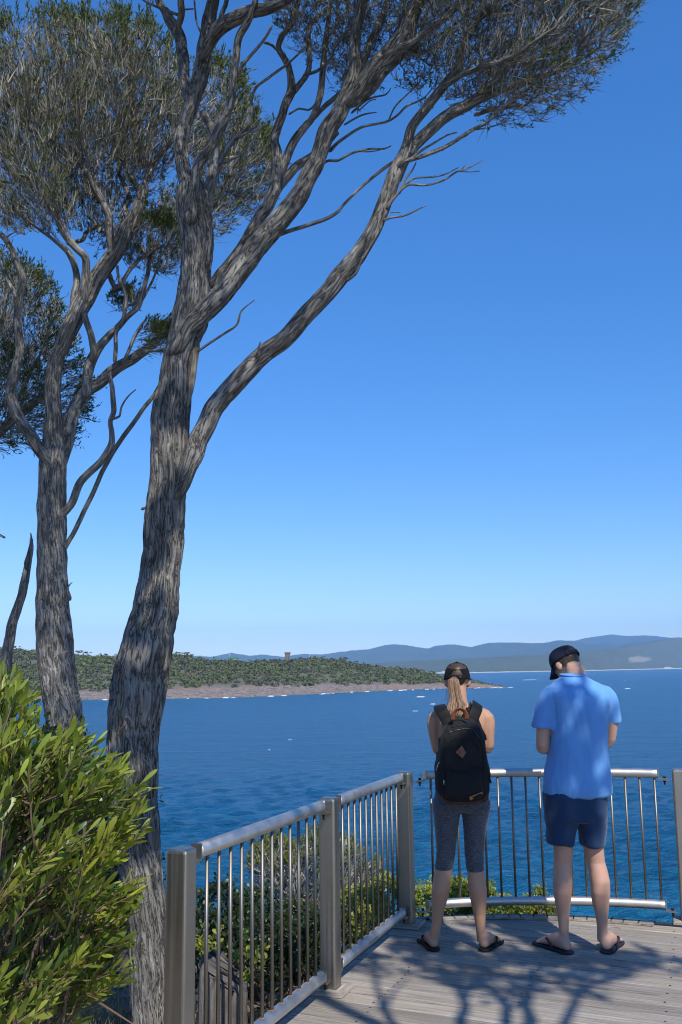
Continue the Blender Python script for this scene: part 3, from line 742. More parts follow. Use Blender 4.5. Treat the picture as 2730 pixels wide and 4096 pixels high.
def rock_and_stump():
    m, nt, b = new_mat('weathered_stump_wood')
    bk = attr(nt, 'bk'); n = noi(nt, mapped(nt, bk, (40, 40, 4)), 1.0, 5, .7); n2 = noi(nt, mapped(nt, bk, (12, 12, 3)), 1, 3)
    link(nt, mixc(nt, n2, ramp(nt, n, [(.3, (.035, .03, .026)), (.55, (.17, .15, .13)), (.75, (.30, .275, .25))]), (.08, .07, .06)), b.inputs['Base Color']); b.inputs['Roughness'].default_value = .9
    bump(nt, b, n, .9, .02)
    c = aty(880, 4010, 4.9); c.z = gz(c.x, c.y)
    T = thing('tree_stump', c, 'grey weathered tree stump cut at a slant behind the nearest railing panel', 'stump')
    mb = MB()
    def dsp(a, L, p): return 1 + .08 * math.sin(a * 3 + 1) + .06 * math.sin(a * 8 + 2) + .05 * math.sin(a * 17) + .09 * noise.noise(Vector((math.cos(a) * 6, math.sin(a) * 6, p.z * 2)))
    top = aty(885, 3880, 4.9).z
    pts = [c + Vector((0, 0, -.1)), c + Vector((0, 0, .05)), Vector((c.x + .01, c.y, c.z + (top - c.z) * .5)), Vector((c.x + .01, c.y, top - .06)), Vector((c.x + .015, c.y, top)), Vector((c.x + .015, c.y, top - .006)), Vector((c.x + .015, c.y, top - .012))]
    mb.tube(pts, [.19, .14, .108, .104, .102, .088, .04], 56, disp=dsp)
    for i in range(len(mb.v)):
        v = mb.v[i]
        if v.z > top - .09: mb.v[i] = v + Vector((0, 0, -(v.x - c.x) * .55 + (v.y - c.y) * .35 + .012 * math.sin(math.atan2(v.y - c.y, v.x - c.x) * 13)))
    mb.build('trunk', m, T)
    mb = MB()
    for k in range(6):
        a = random.uniform(0, 6.28); r = .12
        p = [c + Vector((math.cos(a) * .08, math.sin(a) * .08, .06)), c + Vector((math.cos(a) * .2, math.sin(a) * .2, .0)), c + Vector((math.cos(a + .2) * .34, math.sin(a + .2) * .34, -.06))]
        mb.tube([tuple(q) for q in catmull([tuple(q) for q in p], .03)], .03, 8)
    mb.build('root', m, T)
    # fallen grey branch beside it
    f = aty(940, 4070, 4.75); f.z = gz(f.x, f.y) + .03
    mb = MB(); pp = catmull([f + Vector((-.25, -.1, .0)), f + Vector((0, 0, .03)), f + Vector((.2, .16, .0)), f + Vector((.38, .2, .05))], .04)
    mb.tube([tuple(q) for q in pp], [.035 - .0012 * i for i in range(len(pp))], 10)
    for k in range(7):
        q = Vector(pp[random.randrange(len(pp))]); mb.tube([q, q + Vector((random.uniform(-.15, .2), random.uniform(-.1, .2), random.uniform(0, .07)))], [.012, .003], 6)
    tag(mb.build('fallen_branch', m), 'grey fallen branch lying on the ground beside the stump', 'branch')
    # leaf and twig litter
    rng = np.random.default_rng(2); loc = []
    for k in range(2600):
        x, y = rng.uniform(-1.6, .6), rng.uniform(3.2, 7.5)
        if x > line_pt(y, -.16).x: continue
        loc.append((x, y, gz(x, y) + .006))
    loc = np.array(loc); n_ = len(loc); zd = rng.normal(size=(n_, 3)) * [.25, .25, 0] + [0, 0, 1]
    tv = np.array([(-1, -.25, 0), (.2, -.3, .1), (1, .0, 0), (.1, .3, .1)])
    V, Fq = scatter(tv, [(0, 1, 2, 3)], loc, frames(zd), rng.uniform(.012, .035, (n_, 1)) * np.ones((1, 3)))
    cc = np.array([(.20, .13, .08), (.30, .24, .18), (.12, .08, .05), (.36, .30, .25)])[rng.integers(0, 4, n_)]
    struct(mesh_np('leaf_litter', V, Fq, M_SCRUB, col=np.repeat(cc, 4, 0)), 'stuff', 'brown leaf and twig litter on the ground below the railing', 'litter')
rock_and_stump()
# ------------------------------------------------------------ trees
def mat_bark(name, dark, mid, light, fresh=None, su=38, sv=6.5, bumpd=.03):
    m, nt, b = new_mat(name); bk = attr(nt, 'bk'); oc = objco(nt)
    n = noi(nt, mapped(nt, bk, (su, su, sv)), 1.0, 5, .65, .35); n2 = noi(nt, mapped(nt, bk, (su * 2.6, su * 2.6, sv * 1.5)), 1, 3, .6); n3 = noi(nt, oc, 3.2, 4, .6)
    f = math_(nt, 'ADD', math_(nt, 'MULTIPLY', n, .72), math_(nt, 'MULTIPLY', n2, .28))
    c = ramp(nt, f, [(.34, dark), (.46, mid), (.62, light)])
    n6 = noi(nt, mapped(nt, bk, (su * 1.25, su * 1.25, sv * .8)), 1.0, 5, .7, .5)
    crack = ramp(nt, math_(nt, 'ABSOLUTE', math_(nt, 'SUBTRACT', n6, .5)), [(.0, (.8, .8, .8)), (.012, (.45, .45, .45)), (.034, (0, 0, 0))])
    c = mixc(nt, crack, c, (dark[0] * .45, dark[1] * .45, dark[2] * .45))
    f = math_(nt, 'SUBTRACT', f, math_(nt, 'MULTIPLY', crack, .35))
    c = mixc(nt, ramp(nt, n3, [(.42, (0, 0, 0)), (.70, (.6, .6, .6))]), c, (mid[0] * .62, mid[1] * .64, mid[2] * .60))
    if fresh:
        n4 = noi(nt, mapped(nt, bk, (9, 9, .9)), 1, 3, .5)
        c = mixc(nt, ramp(nt, n4, [(.63, (0, 0, 0)), (.71, (.85, .85, .85))]), c, fresh)
    n5 = noi(nt, oc, 9, 4, .7)
    c = mixc(nt, ramp(nt, n5, [(.60, (0, 0, 0)), (.68, (.6, .6, .6))]), c, (.24, .255, .225))
    link(nt, c, b.inputs['Base Color']); b.inputs['Roughness'].default_value = .92; b.inputs['Specular IOR Level'].default_value = .15
    bump(nt, b, f, 1.0, bumpd); return m
M_BARK = mat_bark('fibrous_grey_bark', (.080, .072, .064), (.200, .186, .168), (.37, .35, .322), (.36, .25, .16))
M_BARK2 = mat_bark('grey_mottled_bark', (.085, .079, .072), (.215, .202, .186), (.40, .382, .355), None, 38, 6.5)
M_LIMB = mat_bark('pale_limb_bark', (.080, .074, .066), (.215, .200, .182), (.43, .41, .375), None, 56, 8, .014)
def mat_twig():
    m, nt, b = new_mat('grey_twig'); r = island(nt)
    link(nt, ramp(nt, r, [(0, (.10, .093, .074)), (.5, (.25, .238, .200)), (1, (.47, .45, .385))]), b.inputs['Base Color']); b.inputs['Roughness'].default_value = .85; b.inputs['Specular IOR Level'].default_value = .2
    return m
M_TWIG = mat_twig()
M_LEAF = mat_leafcol('fine_leaf', .3, .6, .3)

def limb_path(pts, Y0, Y1=None, bow=0.0):
    """photo trace (x, y, width) at depth Y0 -> Y1 as rows x, y, z, radius"""
    Y1 = Y0 if Y1 is None else Y1; out = []; n = len(pts)
    for i, q in enumerate(pts):
        t = i / max(1, n - 1); Y = Y0 + (Y1 - Y0) * t + bow * math.sin(PI * t)
        p = aty(q[0], q[1], Y); w = q[2] if len(q) > 2 else 8
        out.append((p.x, p.y, p.z, max(.0025, w * .5 * mpp(q[0], q[1], Y) * .87)))
    return np.array(out)
def bark_disp(amp, seed, k=5.0):
    def d(a, L, p):
        tw = a + .5 * L; ca, sa = math.cos(tw), math.sin(tw)
        r = 1 - abs(noise.noise(Vector((ca * k, sa * k, L * 1.6 + seed)))) * 2
        f = noise.noise(Vector((ca * k * 2.7, sa * k * 2.7, L * 4 + seed)))
        big = noise.noise(Vector((ca * 1.1, sa * 1.1, L * 1.2 + seed * 2)))
        e = 1 - abs(noise.noise(Vector((ca * k * 1.7 + 9, sa * k * 1.7, L * 2.2 + seed)))) * 2
        return 1 + amp * (.6 * r + .45 * f + .5 * e + .55 * big)
    return d
class Tree:
    def __init__(s, T, bark, limbbark): s.T = T; s.bark = bark; s.lb = limbbark; s.nodes = []; s.rad = []; s.flakes = []
    def limb(s, rows, name='limb', n=None, amp=None, seeds=True, step=None, bark=None, flake=0):
        r0 = rows[:, 3].max(); rows = np.asarray(rows)
        if name != 'trunk':
            dd = rows[0, :3] - rows[1, :3]; dd = dd / np.linalg.norm(dd); rr = rows[0, 3]
            rows = np.concatenate([[np.append(rows[0, :3] + dd * rr * a, rr * b) for a, b in ((1.5, .12), (1.25, .5), (.8, .8))], rows])
        if step is None: step = max(.02, min(.05, r0 * .5))
        P = catmull(rows, step)
        j = np.array([[noise.noise(Vector((p[0] * 7, p[1] * 7, p[2] * 7 + k))) for k in range(3)] for p in P]) * np.minimum(P[:, 3:4] * .5, .012)
        P[:, :3] += j
        if n is None: n = int(np.clip(r0 * 420, 6, 72))
        amp = amp if amp is not None else (.13 if r0 > .03 else .08)
        mb = MB(); sd = random.uniform(0, 50)
        mb.tube([tuple(p[:3]) for p in P], [float(x) for x in P[:, 3]], n, disp=bark_disp(amp, sd) if n > 7 else None, twist=.5)
        if flake:                                        # loose bark strips lifting off the stem
            for k in range(flake):
                i = random.randrange(2, len(P) - 2); c = Vector(P[i, :3]); t = (Vector(P[i + 1, :3]) - Vector(P[i - 1, :3])).normalized()
                a = random.uniform(0, 6.28); o = t.orthogonal().normalized(); o = Matrix.Rotation(a, 3, t) @ o; r = P[i, 3]
                side = t.cross(o); w = random.uniform(.002, .006); L = random.uniform(.03, .10) * (1 if random.random() < .5 else -1); lift = random.uniform(.004, .022)
                b0 = c + o * r * .97; m0 = b0 + t * L * .5 + o * lift * .35; e0 = b0 + t * L + o * lift
                mb.add([b0 - side * w, b0 + side * w, m0 + side * w * .8, m0 - side * w * .8, e0 + side * w * .15, e0 - side * w * .15, b0 + o * .004, m0 + o * .004], [(0, 1, 2, 3), (3, 2, 4, 5), (0, 3, 7, 6), (1, 6, 7, 2)])
        o = mb.build(name, bark or (s.bark if r0 > .035 else s.lb), s.T)
        if seeds:
            for p in P: s.nodes.append(p[:3].copy()); s.rad.append(p[3])
        return P
    def grow(s, att, D=.06, kill=.09, infl=.9, iters=70, r_tip=.0016, bias=(0, 0, .15), seed_filter=None):
        """grow branches from the limbs towards points filling the crown"""
        N = [np.array(p) for p in s.nodes]; par = [-1] * len(N); base = len(N); A = np.array(att)
        alive = np.ones(len(A), bool); bias = np.array(bias)
        for it in range(iters):
            kd = kdtree.KDTree(len(N))
            for i, p in enumerate(N): kd.insert(p, i)
            kd.balance(); acc = {}
            for ai in np.nonzero(alive)[0]:
                a = A[ai]; co, i, d = kd.find(a)
                if d < kill: alive[ai] = False; continue
                if d > infl * (1 + it * .03): continue
                acc.setdefault(i, []).append((a - N[i]) / d)
            if not acc: break
            for i, L in acc.items():
                v = np.sum(L, 0) / len(L); v = v / (np.linalg.norm(v) + 1e-9) + bias
                if par[i] >= 0: v = v + .35 * (N[i] - N[par[i]]) / D
                v = v + RNG.normal(size=3) * .22; v /= np.linalg.norm(v)
                N.append(N[i] + v * D); par.append(i)
        n = len(N); kids = [[] for _ in range(n)]
        for i in range(base, n): kids[par[i]].append(i)
        rad = np.zeros(n)
        for i in range(n - 1, base - 1, -1):
            k = kids[i]
            rad[i] = r_tip if not k else (sum(rad[c] ** 2.25 for c in k)) ** (1 / 2.25)
        mb = MB(); N = np.array(N)
        for i in range(base, n):
            p = par[i]
            if p >= base and max(kids[p], key=lambda c: rad[c]) == i: continue
            path = [p, i]
            while kids[path[-1]]: path.append(max(kids[path[-1]], key=lambda c: rad[c]))
            R = [min(rad[c], .04) for c in path]; R[0] = min(R[1] * 1.1, s.rad[p] * .9 if p < base else R[1] * 1.2)
            k = 6 if R[1] > .008 else (5 if R[1] > .004 else 4)
            mb.tube([tuple(N[c]) for c in path], R, k, caps=False)
        s.N, s.par, s.R, s.base, s.kids = N, np.array(par), rad, base, kids
        return mb
    def dress(s, centre, per=2.2, L=(.08, .2), rmax=.007, leaf_at=.8, shells=None, leafn=5, leafcol=((.115, .150, .034), (.060, .085, .026)), inner=.12, leafL=.03, leafW=.0042, up=.35, wthick=.0011, upmin=-9):
        """fine twigs on the thin branches, leaves at the outside of the crown"""
        idx = np.array([i for i in range(s.base, len(s.N)) if s.R[i] < rmax]); N = s.N
        rep = RNG.poisson(per, len(idx)); src = np.repeat(idx, rep); p = N[src]
        d0 = N[src] - N[np.maximum(s.par[src], 0)]; d0 /= np.linalg.norm(d0, axis=1, keepdims=True) + 1e-9
        out = p - np.array(centre); out /= np.linalg.norm(out, axis=1, keepdims=True)
        d = d0 * .7 + out * .75 + np.array([0, 0, up]) + RNG.normal(size=p.shape) * .42
        d /= np.linalg.norm(d, axis=1, keepdims=True); k = len(p)
        ln = RNG.uniform(L[0], L[1], (k, 1))
        tv = np.array([(1, 0, 0), (-.5, .87, 0), (-.5, -.87, 0), (2.1, .8, .5), (.9, 1.5, .5), (.9, -.1, .5), (.6, -.5, 1.0)])
        tf3 = [(0, 1, 4, 3), (1, 2, 5, 4), (2, 0, 3, 5), (3, 4, 6, 6), (4, 5, 6, 6), (5, 3, 6, 6)]
        # quads only: tips as thin quads
        tv = np.array([(1, 0, 0), (-.5, .87, 0), (-.5, -.87, 0), (3.0, 1.6, .5), (1.9, 2.3, .5), (1.9, .9, .5), (1.2, -.6, 1.0), (.9, -.5, 1.0), (1.0, -.8, 1.0)])
        tf = [(0, 1, 4, 3), (1, 2, 5, 4), (2, 0, 3, 5), (3, 4, 7, 6), (4, 5, 8, 7), (5, 3, 6, 8)]
        w = RNG.uniform(.7, 1.6, (k, 1)) * wthick
        R = frames(d); V, Fq = scatter(tv, tf, p, R, np.concatenate([w, w, ln], 1))
        tips = p + d * ln; e = shells(tips)
        hi = shells(tips, True); keep = np.nonzero(((e > leaf_at) & (hi > upmin + RNG.normal(size=k) * .12)) | (RNG.uniform(size=k) < inner))[0]
        cnt = RNG.poisson(leafn * np.clip((e[keep] - leaf_at) * 6 + .8, .35, 1.6)); src = np.repeat(keep, cnt); m = len(src)
        t = RNG.uniform(.35, 1.05, (m, 1)); lp = p[src] + d[src] * ln[src] * t + RNG.normal(size=(m, 3)) * .006
        ld = d[src] * .8 + RNG.normal(size=(m, 3)) * .5 + np.array([0, 0, .3])
        lv = np.array([(-1, 0, 0), (.0, .15, .5), (1, 0, 0), (0, 0, 1.0)]) * [1, 1, 1]
        lv = np.array([(-.3, 0, 0), (.3, 0, 0), (1, .2, .55), (0, 0, 1.0)]); lv = np.array([(0, 0, 0), (1, .1, .45), (0, 0, 1), (-1, -.1, .55)])
        ll = RNG.uniform(.7, 1.35, (m, 1)) * leafL; lw = RNG.uniform(.7, 1.3, (m, 1)) * leafW
        LV, LF = scatter(lv, [(0, 1, 2, 3)], lp, frames(ld), np.concatenate([lw, lw, ll], 1))
        f = RNG.uniform(0, 1, (m, 1)); c = np.array(leafcol[0]) * f + np.array(leafcol[1]) * (1 - f)
        return V, Fq, LV, LF, np.repeat(c, 4, 0)
def ell_points(E, n, surf=.35):
    """points in a set of ellipsoids E = (centre, radii, weight); a share of them near the outside"""
    w = np.array([e[2] for e in E], float); w /= w.sum(); out = []
    for (c, r, _), k in zip(E, (w * n).astype(int)):
        d = RNG.normal(size=(k, 3)); d /= np.linalg.norm(d, axis=1, keepdims=True)
        u = np.where(RNG.uniform(size=(k, 1)) < surf, RNG.uniform(.86, 1.0, (k, 1)), RNG.uniform(.15, 1, (k, 1)) ** (1 / 2.4))
        lump = 1 + .10 * np.sin(d[:, :1] * 7 + 2) * np.cos(d[:, 2:] * 6 + 1)
        out.append(np.array(c) + d * u * lump * np.array(r))
    return np.concatenate(out)
def ell_shell(E):
    def f(P, up=False):
        e = np.full(len(P), 9.0); h = np.zeros(len(P))
        for c, r, _ in E:
            q = (P - np.array(c)) / np.array(r); d = np.linalg.norm(q, axis=1); h = np.where(d < e, q[:, 2], h); e = np.minimum(e, d)
        return h if up else e
    return f
def E_px(x, y, Y, rx, ry, rd, w):
    s = mpp(x, y, Y); c = aty(x, y, Y); return ((c.x, c.y, c.z), (rx * s, rd, ry * s), w)
def add_crown(t, E, centre, natt, kw_grow={}, kw_dress={}, cut=None):
    att = ell_points(E, natt)
    if cut is not None: att = att[cut(att)]
    mb = t.grow(att, **kw_grow); V, Fq, LV, LF, LC = t.dress(centre, shells=ell_shell(E), **kw_dress)
    cr = mb.build('crown', M_LIMB, t.T)
    struct_part = mesh_np('twig_spray', V, Fq, M_TWIG, cr); mesh_np('foliage', LV, LF, M_LEAF, cr, col=LC)
    return cr

def main_tree():
    Y = 5.5
    base = aty(600, 4060, Y); base.z = gz(base.x, base.y)
    T = thing('coastal_tree', base, 'big leaning tree with furrowed fibrous bark forking over the sea above the railing', 'tree', 'trees at the lookout')
    t = Tree(T, M_BARK, M_LIMB)
    D = lambda L: [(a * 1.741, b * 1.741, w * 1.741) for a, b, w in L]
    tr = D([(355, 2560, 108), (347, 2353, 94), (340, 2150, 92), (326, 2000, 98), (309, 1850, 108), (303, 1700, 117), (313, 1600, 125), (333, 1500, 121), (353, 1400, 103), (370, 1300, 91), (380, 1200, 91), (388, 1100, 87), (393, 1000, 90), (395, 930, 90), (402, 880, 76), (411, 830, 70), (424, 780, 74), (439, 735, 80), (448, 690, 76), (451, 650, 69), (452, 560, 75), (448, 500, 80), (444, 450, 74), (442, 415, 52)])
    t.limb(limb_path(tr, Y), 'trunk', 96, .17, True, .022, flake=260)
    # pale dead wood beside the fork
    t.limb(limb_path(D([(432, 930, 10), (437, 890, 22), (440, 840, 28), (446, 790, 26), (452, 745, 14)]), Y - .04, Y + .02), 'dead_wood', 14, .1, False, bark=BLEACH)
    L = t.limb
    P = lambda l, a=0, b=None, **k: L(limb_path(l, Y + a, Y + (a if b is None else b)), **k)
    P([(772, 800, 60), (735, 690, 64), (720, 580, 60), (738, 490, 62), (772, 400, 67), (810, 290, 67), (825, 180, 67), (835, 90, 60), (852, 0, 50), (868, -90, 44), (880, -260, 30), (890, -420, 18)], .0, .2, flake=30)
    P([(752, 400, 44), (740, 310, 48), (735, 225, 50), (715, 130, 50), (680, 75, 46), (650, 25, 32), (625, -40, 28), (590, -200, 20), (560, -380, 12)], .05, .5, flake=10)
    P([(708, 120, 30), (726, 60, 31), (727, 0, 30), (728, -90, 26), (735, -300, 16)], .1, -.2)
    P([(715, 60, 14), (640, 30, 12), (580, 5, 9), (520, -40, 5)], .15, .3)
    P([(815, 215, 46), (845, 160, 52), (885, 112, 62), (938, 74, 62), (1002, 50, 58), (1070, 34, 50), (1136, 6, 42), (1200, -40, 36), (1270, -140, 26), (1330, -270, 16)], .0, -.5, flake=10)
    P([(872, 120, 26), (884, 80, 24), (894, 40, 22), (908, -10, 20), (930, -140, 12)], 0, .2)
    P([(765, 860, 56), (774, 790, 48), (792, 680, 42), (850, 580, 42), (892, 490, 42), (921, 415, 40), (935, 335, 32), (944, 245, 33), (957, 156, 31), (988, 89, 30), (1015, 22, 26), (1035, -50, 22), (1060, -200, 14)], -.12, -.35, flake=10)
    P([(828, 830, 52), (845, 730, 50), (858, 660, 48), (866, 610, 40), (852, 530, 38), (826, 470, 36), (812, 445, 30)], .08, .12)
    P([(862, 690, 34), (890, 628, 28), (939, 556, 26), (985, 513, 20), (1009, 446, 14), (1006, 402, 14), (1028, 346, 12), (1073, 312, 12), (1136, 268, 11), (1180, 230, 9), (1216, 196, 7)], .1, 0)
    P([(950, 550, 16), (985, 532, 13), (1018, 508, 10), (1046, 473, 6)], .05, .1)
    P([(880, 660, 12), (960, 620, 10), (1000, 580, 8), (1020, 545, 7), (1038, 522, 4)], 0, .1)
    P([(935, 330, 16), (970, 260, 16), (1000, 225, 14), (1030, 190, 14), (1055, 160, 12), (1075, 130, 12), (1090, 100, 9)], -.2, -.3)
    P([(1060, 172, 12), (1085, 180, 12), (1105, 195, 14)], -.2, 0)
    # right hand leader with its companions
    P([(712, 1390, 60), (742, 1330, 72), (792, 1272, 84), (877, 1190, 86), (939, 1112, 89), (1002, 1024, 92), (1060, 948, 92), (1127, 868, 88), (1194, 788, 80), (1243, 689, 74), (1283, 609, 68), (1307, 536, 76), (1347, 469, 74), (1388, 393, 68), (1416, 312, 60), (1423, 245, 52), (1424, 178, 48), (1432, 89, 46), (1450, 13, 42), (1464, -60, 36), (1480, -250, 24), (1490, -420, 12)], -.08, -.15, flake=90, n=60, step=.024)
    P([(1402, 400, 50), (1440, 348, 60), (1512, 259, 74), (1580, 192, 80), (1624, 120, 76), (1646, 58, 70), (1684, -5, 62), (1720, -80, 54), (1790, -230, 36), (1850, -380, 20)], -.15, -.3, flake=30)
    P([(1560, 220, 36), (1600, 192, 36), (1646, 168, 32), (1704, 124, 29), (1771, 80, 27), (1834, 31, 25), (1890, -8, 22), (1960, -80, 18), (2060, -220, 12)], -.2, -.6)
    P([(1398, 428, 20), (1452, 395, 34), (1504, 337, 38), (1545, 283, 34), (1600, 230, 30), (1660, 190, 20)], .1, .25)
    P([(1440, 270, 36), (1463, 222, 34), (1503, 134, 36), (1530, 67, 32), (1553, 0, 26), (1575, -70, 20), (1610, -220, 12)], .05, .3)
    P([(850, 1135, 36), (880, 1095, 38), (924, 1046, 42), (979, 970, 46), (1029, 890, 48), (1080, 803, 52), (1108, 747, 56), (1110, 680, 54), (1104, 603, 42), (1096, 558, 38), (1113, 500, 36), (1145, 424, 36), (1165, 362, 38), (1162, 290, 28), (1136, 232, 27), (1114, 192, 25), (1131, 143, 26), (1162, 103, 22), (1180, 45, 20), (1198, 0, 17), (1212, -60, 14), (1225, -200, 9)], .12, .3, flake=25)
    P([(1168, 372, 30), (1198, 337, 27), (1225, 303, 25), (1238, 246, 23), (1235, 179, 25), (1236, 120, 25), (1263, 76, 20), (1300, 38, 16), (1335, -5, 12), (1380, -90, 7)], .3, .55)
    P([(1118, 700, 40), (1145, 637, 38), (1176, 567, 36), (1220, 512, 33), (1247, 480, 31), (1270, 428, 30), (1290, 340, 28), (1298, 223, 26), (1306, 140, 24), (1316, 50, 20), (1328, -30, 16), (1340, -200, 9)], .2, .4)
    P([(1110, 760, 44), (1135, 722, 42), (1189, 667, 38), (1243, 625, 34), (1300, 580, 30), (1350, 530, 24)], .2, .35)
    P([(1262, 470, 14), (1300, 425, 22), (1330, 400, 22), (1370, 360, 20), (1400, 280, 16)], .35, .5)
    P([(1220, 300, 14), (1270, 285, 14), (1320, 240, 14), (1345, 180, 12), (1420, 90, 10), (1440, 40, 7)], .3, .1)
    P([(1160, 455, 9), (1200, 434, 9), (1235, 440, 9), (1262, 418, 10)], .25, .3)
    # thin dead side twigs
    for l in ([(1112, 940, 20), (1171, 921, 18), (1225, 903, 18), (1300, 877, 17), (1350, 848, 15), (1375, 818, 13), (1445, 749, 13), (1530, 680, 15), (1575, 648, 16)],
              [(1290, 655, 14), (1318, 643, 12), (1352, 643, 12), (1392, 620, 11), (1437, 603, 10), (1486, 594, 9), (1539, 594, 8), (1566, 582, 5)], [(1437, 604, 7), (1480, 606, 6), (1520, 600, 4)],
              [(1325, 600, 18), (1347, 574, 15), (1392, 540, 13), (1450, 509, 12), (1504, 496, 11), (1553, 484, 11), (1593, 460, 10), (1629, 424, 10), (1691, 395, 8), (1731, 353, 4)],
              [(1556, 480, 8), (1584, 424, 8), (1642, 366, 7), (1678, 330, 7), (1696, 272, 3)],
              [(1380, 497, 9), (1450, 460, 8), (1508, 449, 4)], [(1410, 450, 10), (1423, 437, 10), (1477, 397, 9), (1544, 379, 7), (1564, 353, 3)], [(1440, 440, 6), (1480, 405, 5), (1505, 398, 3)],
              [(795, 1404, 12), (888, 1340, 11), (949, 1297, 10), (966, 1245, 8), (1018, 1201, 4)], [(950, 1290, 6), (958, 1260, 5), (970, 1240, 3)],
              [(572, 2034, 16), (585, 2030, 8)], [(830, 180, 8), (790, 100, 9), (782, 40, 10), (778, -20, 8)], [(740, 38, 9), (775, 35, 6)]):
        P(l, -.02, 0, seeds=False)
    # the lower right limb over the water
    P([(705, 1985, 50), (735, 1915, 70), (772, 1832, 82), (800, 1745, 84), (853, 1637, 80), (940, 1532, 82), (1045, 1428, 78), (1132, 1358, 75), (1219, 1271, 72), (1323, 1149, 75), (1393, 1062, 74), (1462, 975, 66), (1515, 870, 62), (1550, 783, 60), (1585, 690, 62), (1609, 644, 54), (1635, 566, 42), (1661, 487, 40), (1713, 418, 40), (1774, 348, 37), (1835, 261, 34), (1861, 174, 32), (1905, 87, 29), (1974, 26, 24), (2030, -40, 20), (2110, -170, 14), (2180, -300, 8)], -.06, -.25, flake=80, n=54, step=.024)
    P([(1585, 715, 44), (1635, 612, 54), (1678, 566, 52), (1739, 505, 50), (1809, 453, 50), (1887, 409, 46), (1966, 374, 38), (2020, 350, 33), (2114, 322, 27), (2190, 300, 21), (2300, 250, 14), (2400, 190, 8)], -.12, -.2, flake=25)
    P([(1870, 425, 30), (1890, 398, 30), (1974, 331, 27), (2009, 279, 25), (2088, 218, 24), (2131, 174, 20), (2200, 128, 15), (2300, 60, 10), (2390, 0, 6)], -.1, .2)
    P([(1760, 362, 28), (1790, 340, 27), (1852, 296, 24), (1922, 270, 22), (1992, 248, 20), (2062, 218, 18), (2122, 174, 14), (2220, 110, 8)], -.2, -.7)
    P([(1600, 665, 26), (1626, 645, 24), (1713, 616, 22), (1809, 573, 20), (1887, 520, 18), (1957, 485, 16), (2000, 435, 14), (2060, 400, 10), (2120, 380, 6)], -.2, -.35)
    P([(1905, 460, 20), (1935, 450, 18), (1990, 432, 18), (2040, 428, 14), (2110, 420, 8)], -.15, .1)
    for l in ([(1548, 830, 18), (1565, 808, 16), (1600, 765, 14), (1635, 738, 12), (1705, 740, 10), (1774, 721, 9), (1826, 688, 8), (1861, 679, 7), (1931, 642, 3)], [(1625, 735, 8), (1660, 712, 8), (1720, 708, 8), (1774, 699, 7), (1835, 670, 3)], [(1830, 685, 5), (1880, 688, 4), (1920, 684, 3)], [(1850, 676, 5), (1865, 655, 3)],
              [(1540, 880, 12), (1560, 872, 10), (1617, 862, 9), (1661, 844, 8), (1705, 823, 3)], [(1565, 850, 6), (1600, 848, 4)], [(1035, 1425, 16), (1036, 1395, 13), (1043, 1366, 5)], [(1640, 640, 12), (1690, 600, 11), (1740, 570, 9), (1790, 540, 8), (1830, 528, 6)], [(1600, 770, 12), (1625, 712, 11), (1650, 680, 9), (1665, 650, 6)],
              [(1395, 1120, 14), (1425, 1095, 12), (1440, 1060, 12), (1452, 1025, 10)], [(1770, 600, 7), (1830, 560, 6), (1870, 540, 5), (1900, 505, 3)], [(1880, 520, 8), (1930, 515, 6), (1990, 500, 5), (2045, 472, 3)]):
        P(l, -.18, -.2, seeds=False)
    E = [E_px(2190, 40, Y - .2, 330, 330, .62, 2.6), E_px(2060, 330, Y - .2, 210, 110, .40, .9), E_px(1950, 20, Y - .3, 330, 330, .75, 1.8), E_px(2330, -60, Y - .1, 215, 300, .5, 1.5), E_px(1650, -80, Y, 260, 240, .75, .9),
         E_px(1290, 0, Y + .3, 190, 220, .5, .8), E_px(1560, -330, Y - .1, 640, 240, .9, 2.2), E_px(1420, 250, Y + .45, 120, 150, .25, .45), E_px(900, -420, Y + .1, 420, 230, .8, 1.3), E_px(1650, 260, Y + .3, 110, 60, .25, .25),
         ((-.4, 3.9, 6.9), (1.2, .9, .5), 2.6), ((.9, 4.3, 7.0), (1.1, .9, .5), 2.2), ((-1.3, 4.6, 6.6), (.9, .8, .5), 1.8), ((.1, 3.2, 6.5), (.8, .6, .4), 1.0)]
    for w in ([(-.72, 5.4, 6.0, .03), (-.6, 4.9, 6.5, .026), (-.4, 4.2, 6.8, .018), (-.2, 3.5, 6.8, .008)], [(-.72, 5.4, 6.0, .026), (-1.0, 5.0, 6.4, .02), (-1.4, 4.5, 6.6, .01)], [(.55, 5.3, 6.0, .026), (.7, 4.9, 6.5, .02), (.95, 4.3, 6.9, .01)], [(.9, 5.2, 6.0, .022), (1.4, 4.9, 6.4, .016), (1.9, 4.5, 6.6, .008)]): t.limb(np.array(w))
    add_crown(t, E, tuple(aty(1500, 900, Y)), 17500, dict(D=.05, kill=.054, infl=.8, iters=60, bias=(.10, 0, .1)), dict(per=3.6, L=(.05, .15), leaf_at=.93, leafn=8, inner=.15, up=.15, wthick=.0018, upmin=-.15, leafL=.026, leafW=.0038))
BLEACH = mat_bark('bleached_dead_wood', (.10, .075, .05), (.36, .29, .21), (.56, .48, .38), None, 50, 3, .008)
main_tree()

